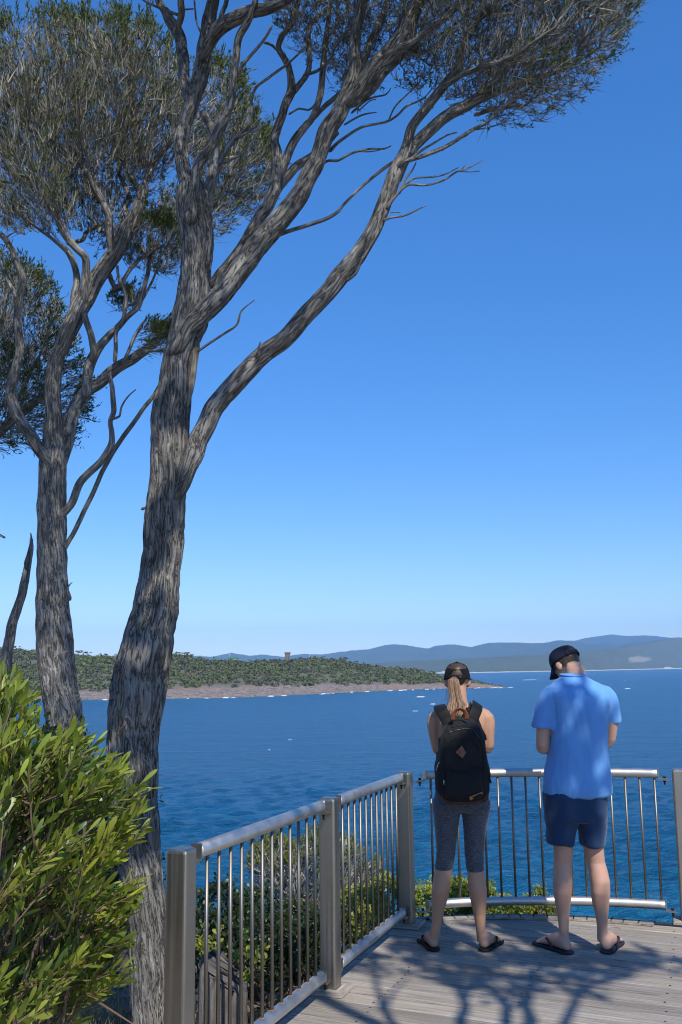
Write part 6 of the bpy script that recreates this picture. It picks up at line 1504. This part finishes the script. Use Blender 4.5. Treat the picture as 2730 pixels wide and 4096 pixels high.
def woman():
    Y = 6.2
    T = thing('person', (.67, Y, 0), 'woman in a black cap and grey cropped leggings with a light brown ponytail', 'person')
    k1 = lambda r: (2600 + r[0] / 3.677, 1680 + r[1] / 3.677, 1680 + r[2] / 3.677) + tuple(r[3:])
    k3 = lambda r: (3150 + r[0] / 3.46, 1680 + r[1] / 3.46, 1680 + r[2] / 3.46) + tuple(r[3:])
    mb = MB()
    rows(mb, [k3((300, 190, 950, .105)), k3((150, 190, 955, .105)), k1((2100, 260, 985, .095)), k1((1800, 290, 950, .085)), k1((1500, 280, 950, .088)), k1((1250, 275, 960, .095, .005)), k1((1100, 262, 978, .098, .008)), k1((980, 225, 1000, .088, .014)), k1((910, 235, 985, .072, .02)), k1((860, 330, 890, .058, .03)), k1((800, 420, 780, .05, .035))], Y)
    hc = aty(1680 + 552 / 3.677, 2600 + 455 / 3.677, Y + .075); M = Matrix.Rotation(math.radians(-7), 3, 'Z') @ Matrix.Rotation(math.radians(-12), 3, 'X'); s = .94
    tubeP(mb, [aty(1680 + 590 / 3.677, 2600 + 900 / 3.677, Y + .02), aty(1680 + 585 / 3.677, 2600 + 760 / 3.677, Y + .035), hc + Vector((.002, -.03, -.06)), hc + Vector((0, -.02, -.02))], [.062, .050, .049, .05], 18)
    hm, L = head_parts(hc, M, s); mb.add(hm.v, hm.f)
    for side, S, Ee in ((-1, (215, 935), (262, 1460)), (1, (985, 925), (1010, 1450))):
        A = aty(1680 + S[0] / 3.677, 2600 + S[1] / 3.677, Y + .015); B = aty(1680 + Ee[0] / 3.677, 2600 + Ee[1] / 3.677, Y + .03); W = Vector((.60 if side < 0 else .74, Y + .30, 1.22))
        mid = aty(1680 + (208 if side < 0 else 1012) / 3.677, 2600 + 1180 / 3.677, Y + .01)
        A = A + Vector((0, 0, -.022)); tubeP(mb, [A + Vector((-side * .075, .01, .012)), A + Vector((-side * .032, .005, .010)), A.lerp(mid, .15), A.lerp(mid, .5) + Vector((side * .004, 0, 0)), mid, B, B.lerp(W, .12), B.lerp(W, .35), B.lerp(W, .8), W], [.040, .046, .046, .043, .038, .033, .034, .034, .024, .021], 16)
        hand(mb, W, Vector((.67, Y + .42, 1.25)) - W, Vector((side * .9, -.2, -.2)), side, .88)
    rows(mb, [k3((300, 195, 545, .085)), k3((600, 222, 515, .078)), k3((900, 240, 480, .062)), k3((1050, 225, 465, .055)), k3((1150, 208, 446, .054, -.002)), k3((1280, 180, 424, .058, -.01)), k3((1400, 160, 408, .060, -.014)), k3((1520, 158, 388, .055, -.01)), k3((1650, 162, 355, .046, -.004)), k3((1760, 168, 330, .038)), k3((1860, 166, 306, .034)), k3((1960, 150, 290, .034)), k3((2050, 130, 268, .038, .006)), k3((2120, 118, 250, .040, .012))], Y, 22, 2.1)
    rows(mb, [k3((300, 590, 950, .085)), k3((600, 620, 895, .078)), k3((900, 630, 880, .062)), k3((1050, 645, 880, .055)), k3((1150, 658, 886, .054, -.002)), k3((1280, 662, 905, .058, -.01)), k3((1400, 668, 924, .060, -.014)), k3((1520, 690, 924, .055, -.01)), k3((1650, 722, 920, .046, -.004)), k3((1760, 745, 916, .038)), k3((1860, 764, 910, .034)), k3((1960, 778, 906, .034)), k3((2060, 788, 904, .038, .006)), k3((2140, 795, 905, .040, .012))], Y, 22, 2.1)
    hl = onz(1731, 3776, 0); hr = onz(1926, 3789, 0); hl = Vector((hl.x, Y - .03, 0)); hr = Vector((hr.x, Y - .05, 0))
    aL, aR = math.radians(-14), math.radians(32)
    foot(mb, hl, aL, .95, 1); foot(mb, hr, aR, .95, -1)
    fuse('body', mb, .0058, SK_W, T, 3); face(T, L, M, s)
    thong(T, SOLE_W, hl, aL, .97, 1); thong(T, SOLE_W, hr, aR, .97, -1)
    # leggings
    mb = MB()
    rows(mb, [k1((2020, 245, 1000, .108)), k1((2150, 215, 1022, .122)), k1((2260, 186, 1036, .132, -.006)), k3((170, 174, 976, .134, -.010)), k3((250, 176, 976, .130, -.008)), k3((320, 180, 968, .12, -.004))], Y, 36, 2.5)
    rows(mb, [k3((240, 178, 566, .125, -.006)), k3((330, 184, 562, .112)), k3((450, 198, 546, .102)), k3((600, 212, 528, .094)), k3((750, 224, 506, .084)), k3((880, 230, 492, .074)), k3((980, 224, 486, .068)), k3((1060, 214, 470, .064)), k3((1105, 206, 460, .062)), k3((1132, 203, 450, .060))], Y, 28, 2.2)
    rows(mb, [k3((240, 574, 974, .125, -.006)), k3((330, 580, 966, .112)), k3((450, 594, 944, .102)), k3((600, 608, 912, .094)), k3((750, 616, 898, .084)), k3((880, 620, 892, .074)), k3((980, 626, 888, .068)), k3((1060, 636, 886, .064)), k3((1120, 648, 888, .062)), k3((1156, 654, 890, .060))], Y, 28, 2.2)
    def lf(V, N):
        g = vnoise(np.stack([V[:, 0] * 14, V[:, 1] * 12, V[:, 2] * 30], 1), 3); kn = np.exp(-((V[:, 2] - .50) / .10) ** 2)
        return V + N * (g * .0022 * (.4 + 1.2 * kn))[:, None]
    fuse('leggings', mb, .0072, GREY, T, 2, lf)
    # singlet: full round below the arms, a narrow yoke between the shoulder blades above
    mb = MB(); rows(mb, [k1((2080, 250, 1000, .106)), k1((1900, 272, 975, .098)), k1((1700, 272, 962, .096)), k1((1500, 268, 962, .098)), k1((1330, 266, 966, .103)), k1((1275, 264, 970, .106, .004))], Y, 36, 2.4)
    def yoke(y, xl, xr, yb, th=.012): 
        return srow(2600 + y / 3.677, 1680 + xl / 3.677, 1680 + xr / 3.677, Y, th, yb, 20, 3.2)
    mb.loft([yoke(1320, 268, 966, -.088, .022), yoke(1240, 285, 950, -.092, .018), yoke(1150, 345, 900, -.094, .016), yoke(1050, 390, 862, -.088, .016), yoke(960, 420, 835, -.076, .016), yoke(880, 440, 800, -.055, .016), yoke(840, 455, 760, -.036, .016)])
    for a, b in ((455, 430), (760, 742)):
        tubeP(mb, [aty(1680 + a / 3.677, 2600 + 850 / 3.677, Y - .045), aty(1680 + b / 3.677, 2600 + 800 / 3.677, Y - .02), aty(1680 + b / 3.677, 2600 + 800 / 3.677, Y + .06), aty(1680 + b / 3.677, 2600 + 960 / 3.677, Y + .125), aty(1680 + (a + b) / 2 / 3.677, 2600 + 1150 / 3.677, Y + .12)], [.011] * 5, 10)
    fuse('singlet', mb, .0065, BLK, T, 2)
    # hair: close cap of hair at the nape, then the ponytail through the opening
    mb = MB(); Rr = []
    for j in range(9):
        z = -.062 + .168 * j / 8; w = np.interp(z, [-.06, -.03, 0, .03, .06, .085, .106], [.060, .070, .077, .080, .079, .070, .050]); yb = np.interp(z, [-.06, -.03, 0, .03, .06, .085, .106], [-.055, -.086, -.102, -.108, -.105, -.093, -.066])
        Rr.append([L((math.cos(u) * w * (1 + .01 * math.sin(u * 30)), math.sin(u) * -yb if math.sin(u) < 0 else math.sin(u) * .05, z + .035 * (abs(math.cos(u)) ** 3) * (1 - j / 8))) for u in [-PI / 2 + (i / 22 - .5) * 3.5 for i in range(23)]])
    mb.add([p for r in Rr for p in r], [(j * 23 + i, j * 23 + i + 1, j * 23 + i + 24, j * 23 + i + 23) for j in range(8) for i in range(22)])
    mb.build('hair', HAIR_D, T)
    mb = MB(); rng = np.random.default_rng(12)
    cl = [(508, 395, 14, .0), (495, 440, 70, -.012), (500, 520, 85, -.02), (515, 620, 84, -.03), (535, 720, 88, -.042), (545, 800, 110, -.052), (530, 870, 100, -.066), (500, 940, 75, -.082), (480, 985, 40, -.092)]
    yb0 = hc.y - .105
    core = [aty(1680 + x / 3.677, 2600 + y / 3.677, yb0 + dy) for x, y, w, dy in cl]
    tubeP(mb, [p + Vector((0, .012, 0)) for p in core], [max(.006, w / 3.677 * mpp(1800, 2800, 6.1) * .80) for x, y, w, dy in cl], 14, .02)
    for k in range(150):
        a = rng.uniform(-1, 1); b = rng.uniform(-1, .6); ph = rng.uniform(0, 6); P = []; last = rng.integers(6, 10)
        for i, (x, y, w, dy) in enumerate(cl[:last]):
            hw = w * (1.0 + .06 * rng.normal()); f = i / 8
            xx = x + a * hw + math.sin(f * 5 + ph) * 7 * f + (70 * f * f * (a + .1) if i > 4 else 0); zz = y + rng.uniform(0, 22) * (1 if i == last - 1 else 0)
            P.append(aty(1680 + xx / 3.677, 2600 + zz / 3.677, yb0 + dy - .012 + b * .020 * (1 - a * a)))
        tubeP(mb, P, [.003] + [.0036] * (len(P) - 2) + [.0007], 5, .03)
    mb.build('ponytail', HAIR_W, T)
    mb = MB(); c = core[0]; mb.tube([c + Vector((-.012, -.014, -.012)), c + Vector((0, -.024, -.006)), c + Vector((.014, -.012, -.012))], .006, 8); mb.build('hair_tie', bare('tan_hair_tie', (.30, .18, .07), .7), T)
    mb = MB()
    for k in range(16):
        a = aty(1680 + rng.uniform(390, 450) / 3.677, 2600 + rng.uniform(520, 760) / 3.677, Y - .03); P = [a]
        for i in range(3): P.append(P[-1] + Vector((rng.normal() * .008 - .004, rng.normal() * .006, -.025)))
        tubeP(mb, P, [.0006] * 4, 3, .03)
    mb.build('loose_hair', HAIR_W, T)
    cap(T, L, M, CAPB, s, brim=.07, strap=True, gap=.17)
    mb = MB(); e = aty(1680 + 725 / 3.677, 2600 + 510 / 3.677, hc.y - .015); mb.ball(e, (.0028,) * 3, None, 8, 6); mb.build('earring', STEELZ, T)
    # ---- backpack
    Yb = 6.0
    B = thing('backpack', aty(1845, 3050, Yb), 'black canvas backpack with a brown leather diamond patch, worn by the woman', 'backpack')
    mb = MB()
    rows(mb, [k1((2245, 430, 900, .045, .02)), k1((2222, 365, 975, .074, .006)), k1((2170, 318, 1003, .094)), k1((2050, 240, 1024, .108)), k1((1850, 226, 1018, .106)), k1((1700, 232, 1002, .102)), k1((1550, 262, 980, .098)), k1((1400, 292, 958, .092)), k1((1250, 322, 925, .085, .006)), k1((1150, 350, 880, .078, .014)), k1((1080, 372, 838, .068, .024)), k1((1035, 392, 795, .054, .036)), k1((1012, 415, 770, .036, .05))], Yb, 40, 3.4)
    def pf(V, N):
        g = vnoise(np.stack([V[:, 0] * 12, V[:, 1] * 10, V[:, 2] * 9], 1), 2); h = vnoise(np.stack([V[:, 0] * 24, V[:, 1] * 20, V[:, 2] * 12 + V[:, 0] * 12], 1), 6)
        return V + N * (g * .008 + (1 - 2 * np.abs(h)) * .0045)[:, None]
    pk = fuse('pack_body', mb, .0075, PACK, B, 3, pf)
    from mathutils.bvhtree import BVHTree
    bv = BVHTree.FromPolygons([v.co.copy() for v in pk.data.vertices], [tuple(p.vertices) for p in pk.data.polygons])
    def on(x, y, off=.002, tree=None):
        """point on the back face of the pack for a spot of the woman's detail view"""
        d = Vector(ray(1680 + x / 3.677, 2600 + y / 3.677)).normalized(); o = Vector((0, 0, EYE)); h = (tree or bv).ray_cast(o, d)
        return (h[0] if h[0] else aty(1680 + x / 3.677, 2600 + y / 3.677, Yb - .1)) - d * off
    # front panel seams as raised piping, zips
    def cord(name, pts, r, mat, par, step=.012, flat=1.0, tree=None):
        Q = catmull([(x, y, 0) for x, y in pts], 9); m2 = MB(); m2.tube([on(p[0], p[1], .001, tree) for p in Q], r, 7, flat=flat); return m2.build(name, mat, par)
    cord('zip', [(375, 1290), (420, 1225), (500, 1190), (600, 1170), (690, 1158), (780, 1172), (840, 1240), (872, 1300)], .0042, ZIP, B)
    cord('piping', [(360, 1900), (352, 1700), (362, 1450), (378, 1320)], .0035, PACK2, B); cord('piping', [(935, 1900), (938, 1600), (915, 1420), (880, 1310)], .0035, PACK2, B)
    cord('seam', [(470, 1135), (580, 1120), (700, 1095)], .003, PACK2, B); cord('seam', [(430, 1400), (500, 1325), (640, 1315), (740, 1325), (810, 1390), (880, 1480)], .0022, PACK2, B)
    z = on(745, 1175, .006); m2 = MB(); m2.tube([z, z + Vector((0, -.004, -.016))], .0035, 6); m2.tube([z + Vector((0, -.004, -.012)), z + Vector((-.002, -.006, -.022))], .0022, 6); m2.build('zip_pull', ZIP, B)
    # lower pocket: a soft bulging pouch with an arched top
    mb = MB(); Rr = []
    for t in np.linspace(0, 1, 12):
        y = 2185 - t * 430; top = .5 + .5 * math.cos(t * PI); w = (372, 930); pin = max(0, t - .82) / .18
        xl = w[0] + 26 * pin; xr = w[1] - 26 * pin; dep = .030 * (1 - .55 * t ** 2) * (1 - .85 * pin)
        c = on((xl + xr) / 2, y, 0); hw = (xr - xl) / 2 / 3.677 * mpp(1850, 3150, Yb - .1); ring = []
        for j in range(28):
            a = 2 * PI * j / 28; ca, sa = math.cos(a), math.sin(a)
            dip = .018 * pin * math.exp(-((ca * hw + .01) / .04) ** 2)
            ring.append(Vector((c.x + hw * math.copysign(abs(ca) ** .55, ca), c.y + .006 + dep * math.copysign(abs(sa) ** .55, sa), c.z - dip)))
        Rr.append(ring)
    mb.loft(Rr); pocket = fuse('pocket', mb, .007, PACK, B, 3, lambda V, N: V + N * (vnoise(np.stack([V[:, 0] * 16, V[:, 1] * 9, V[:, 2] * 16], 1), 9) * .009)[:, None])
    bp = BVHTree.FromPolygons([v.co.copy() for v in pocket.data.vertices] + [v.co.copy() for v in pk.data.vertices], [tuple(p.vertices) for p in pocket.data.polygons] + [tuple(i + len(pocket.data.vertices) for i in p.vertices) for p in pk.data.polygons])
    cord('piping', [(362, 2120), (362, 1900), (380, 1810), (430, 1770), (520, 1778), (590, 1800), (660, 1792), (740, 1745), (830, 1722), (890, 1738), (922, 1800), (930, 1950), (932, 2100)], .0045, PACK2, pocket, tree=bp)
    z = on(356, 1920, .006, bp); m2 = MB(); m2.box(z + Vector((0, 0, -.010)), (.0035, .0022, .014)); m2.build('zip_pull', STEELZ, pocket)
    # leather diamond with two slots
    ctr = (605, 1500); m2 = MB(); V = []
    for off in (.008, .002):
        for x, y in ((620, 1405), (684, 1510), (628, 1594), (527, 1503)): V.append(on(x, y, off + .001))
    m2.add(V, [(0, 1, 2, 3), (0, 4, 5, 1), (1, 5, 6, 2), (2, 6, 7, 3), (3, 7, 4, 0)]); dm = m2.build('diamond_patch', LEATHER, B, False)
    m2 = MB()
    for x0, y0, x1, y1 in ((585, 1470, 589, 1530), (655, 1465, 659, 1522)): m2.tube([on(x0, y0, .010), on(x1, y1, .010)], .0016, 6)
    m2.build('slot', LEATHER2, dm)
    m2 = MB(); V = []
    for off in (.016, .006):
        for x, y in ((922, 2083), (928, 2132), (740, 2212), (728, 2163)): V.append(on(x, y, off, bp))
    m2.add(V, [(0, 1, 2, 3), (0, 4, 5, 1), (1, 5, 6, 2), (2, 6, 7, 3), (3, 7, 4, 0)]); m2.build('label_patch', TAN, B, False)
    # brown trim at the base
    cord('base_trim', [(322, 2130), (345, 2185), (400, 2225), (500, 2243), (640, 2246), (780, 2240), (900, 2215), (975, 2165), (1012, 2085)], .0062, LEATHER2, B)
    # leather grab loop
    m2 = MB(); c0 = on(485, 1025, .0); P = [aty(1680 + x / 3.677, 2600 + y / 3.677, Yb - .055 - .02 * math.sin(PI * i / 8)) for i, (x, y) in enumerate([(484, 1035), (490, 980), (512, 920), (545, 880), (590, 868), (640, 885), (672, 925), (688, 970), (692, 1025)])]
    P = [Vector(p) for p in catmull([tuple(p) for p in P], .008)]; m2.tube(P, .0135, 10, flat=.28, up=(.0, .35, .5)); m2.build('grab_handle', LEATHER, B)
    # shoulder straps
    for pts in ([(420, 1080, -.02), (385, 1010, -.012), (330, 910, -.0), (290, 850, .05), (300, 828, .12), (300, 900, .215), (285, 1100, .27), (270, 1400, .24), (262, 1600, .16)],
                [(770, 1045, -.02), (800, 960, -.01), (835, 870, .01), (845, 815, .06), (845, 800, .12), (860, 880, .215), (890, 1100, .27), (925, 1400, .24), (945, 1600, .16)]):
        m2 = MB(); P = [aty(1680 + x / 3.677, 2600 + y / 3.677, Yb + .06 + dy) for x, y, dy in pts]; P = [Vector(p) for p in catmull([tuple(p) for p in P], .012)]
        vs = []; nn = len(P)
        for i, p in enumerate(P):
            t = (P[min(i + 1, nn - 1)] - P[max(i - 1, 0)]).normalized(); o = (p - Vector((.67 + (p.x - .67) * .6, Y + .02, min(p.z - .01, 1.34)))).normalized(); o = (o - t * o.dot(t)).normalized(); sd = t.cross(o)
            w = .036; h = .0055
            vs.append([p + sd * math.copysign(abs(math.cos(a)) ** .5, math.cos(a)) * w + o * math.copysign(abs(math.sin(a)) ** .8, math.sin(a)) * h + o * .004 for a in np.linspace(0, 2 * PI, 17)[:-1]])
        m2.loft(vs); m2.build('shoulder_strap', PACK2, B)
    # side straps and the loose tail of webbing
    cord('side_strap', [(285, 1650), (262, 1700), (244, 1775)], .0016, STEELZ, B)
    a = on(1012, 1830, .0); m2 = MB(); m2.tube([a, a + Vector((.006, -.002, -.03)), a + Vector((.012, 0, -.05))], .006, 8, flat=.35); m2.build('webbing_tail', PACK2, B)
woman()
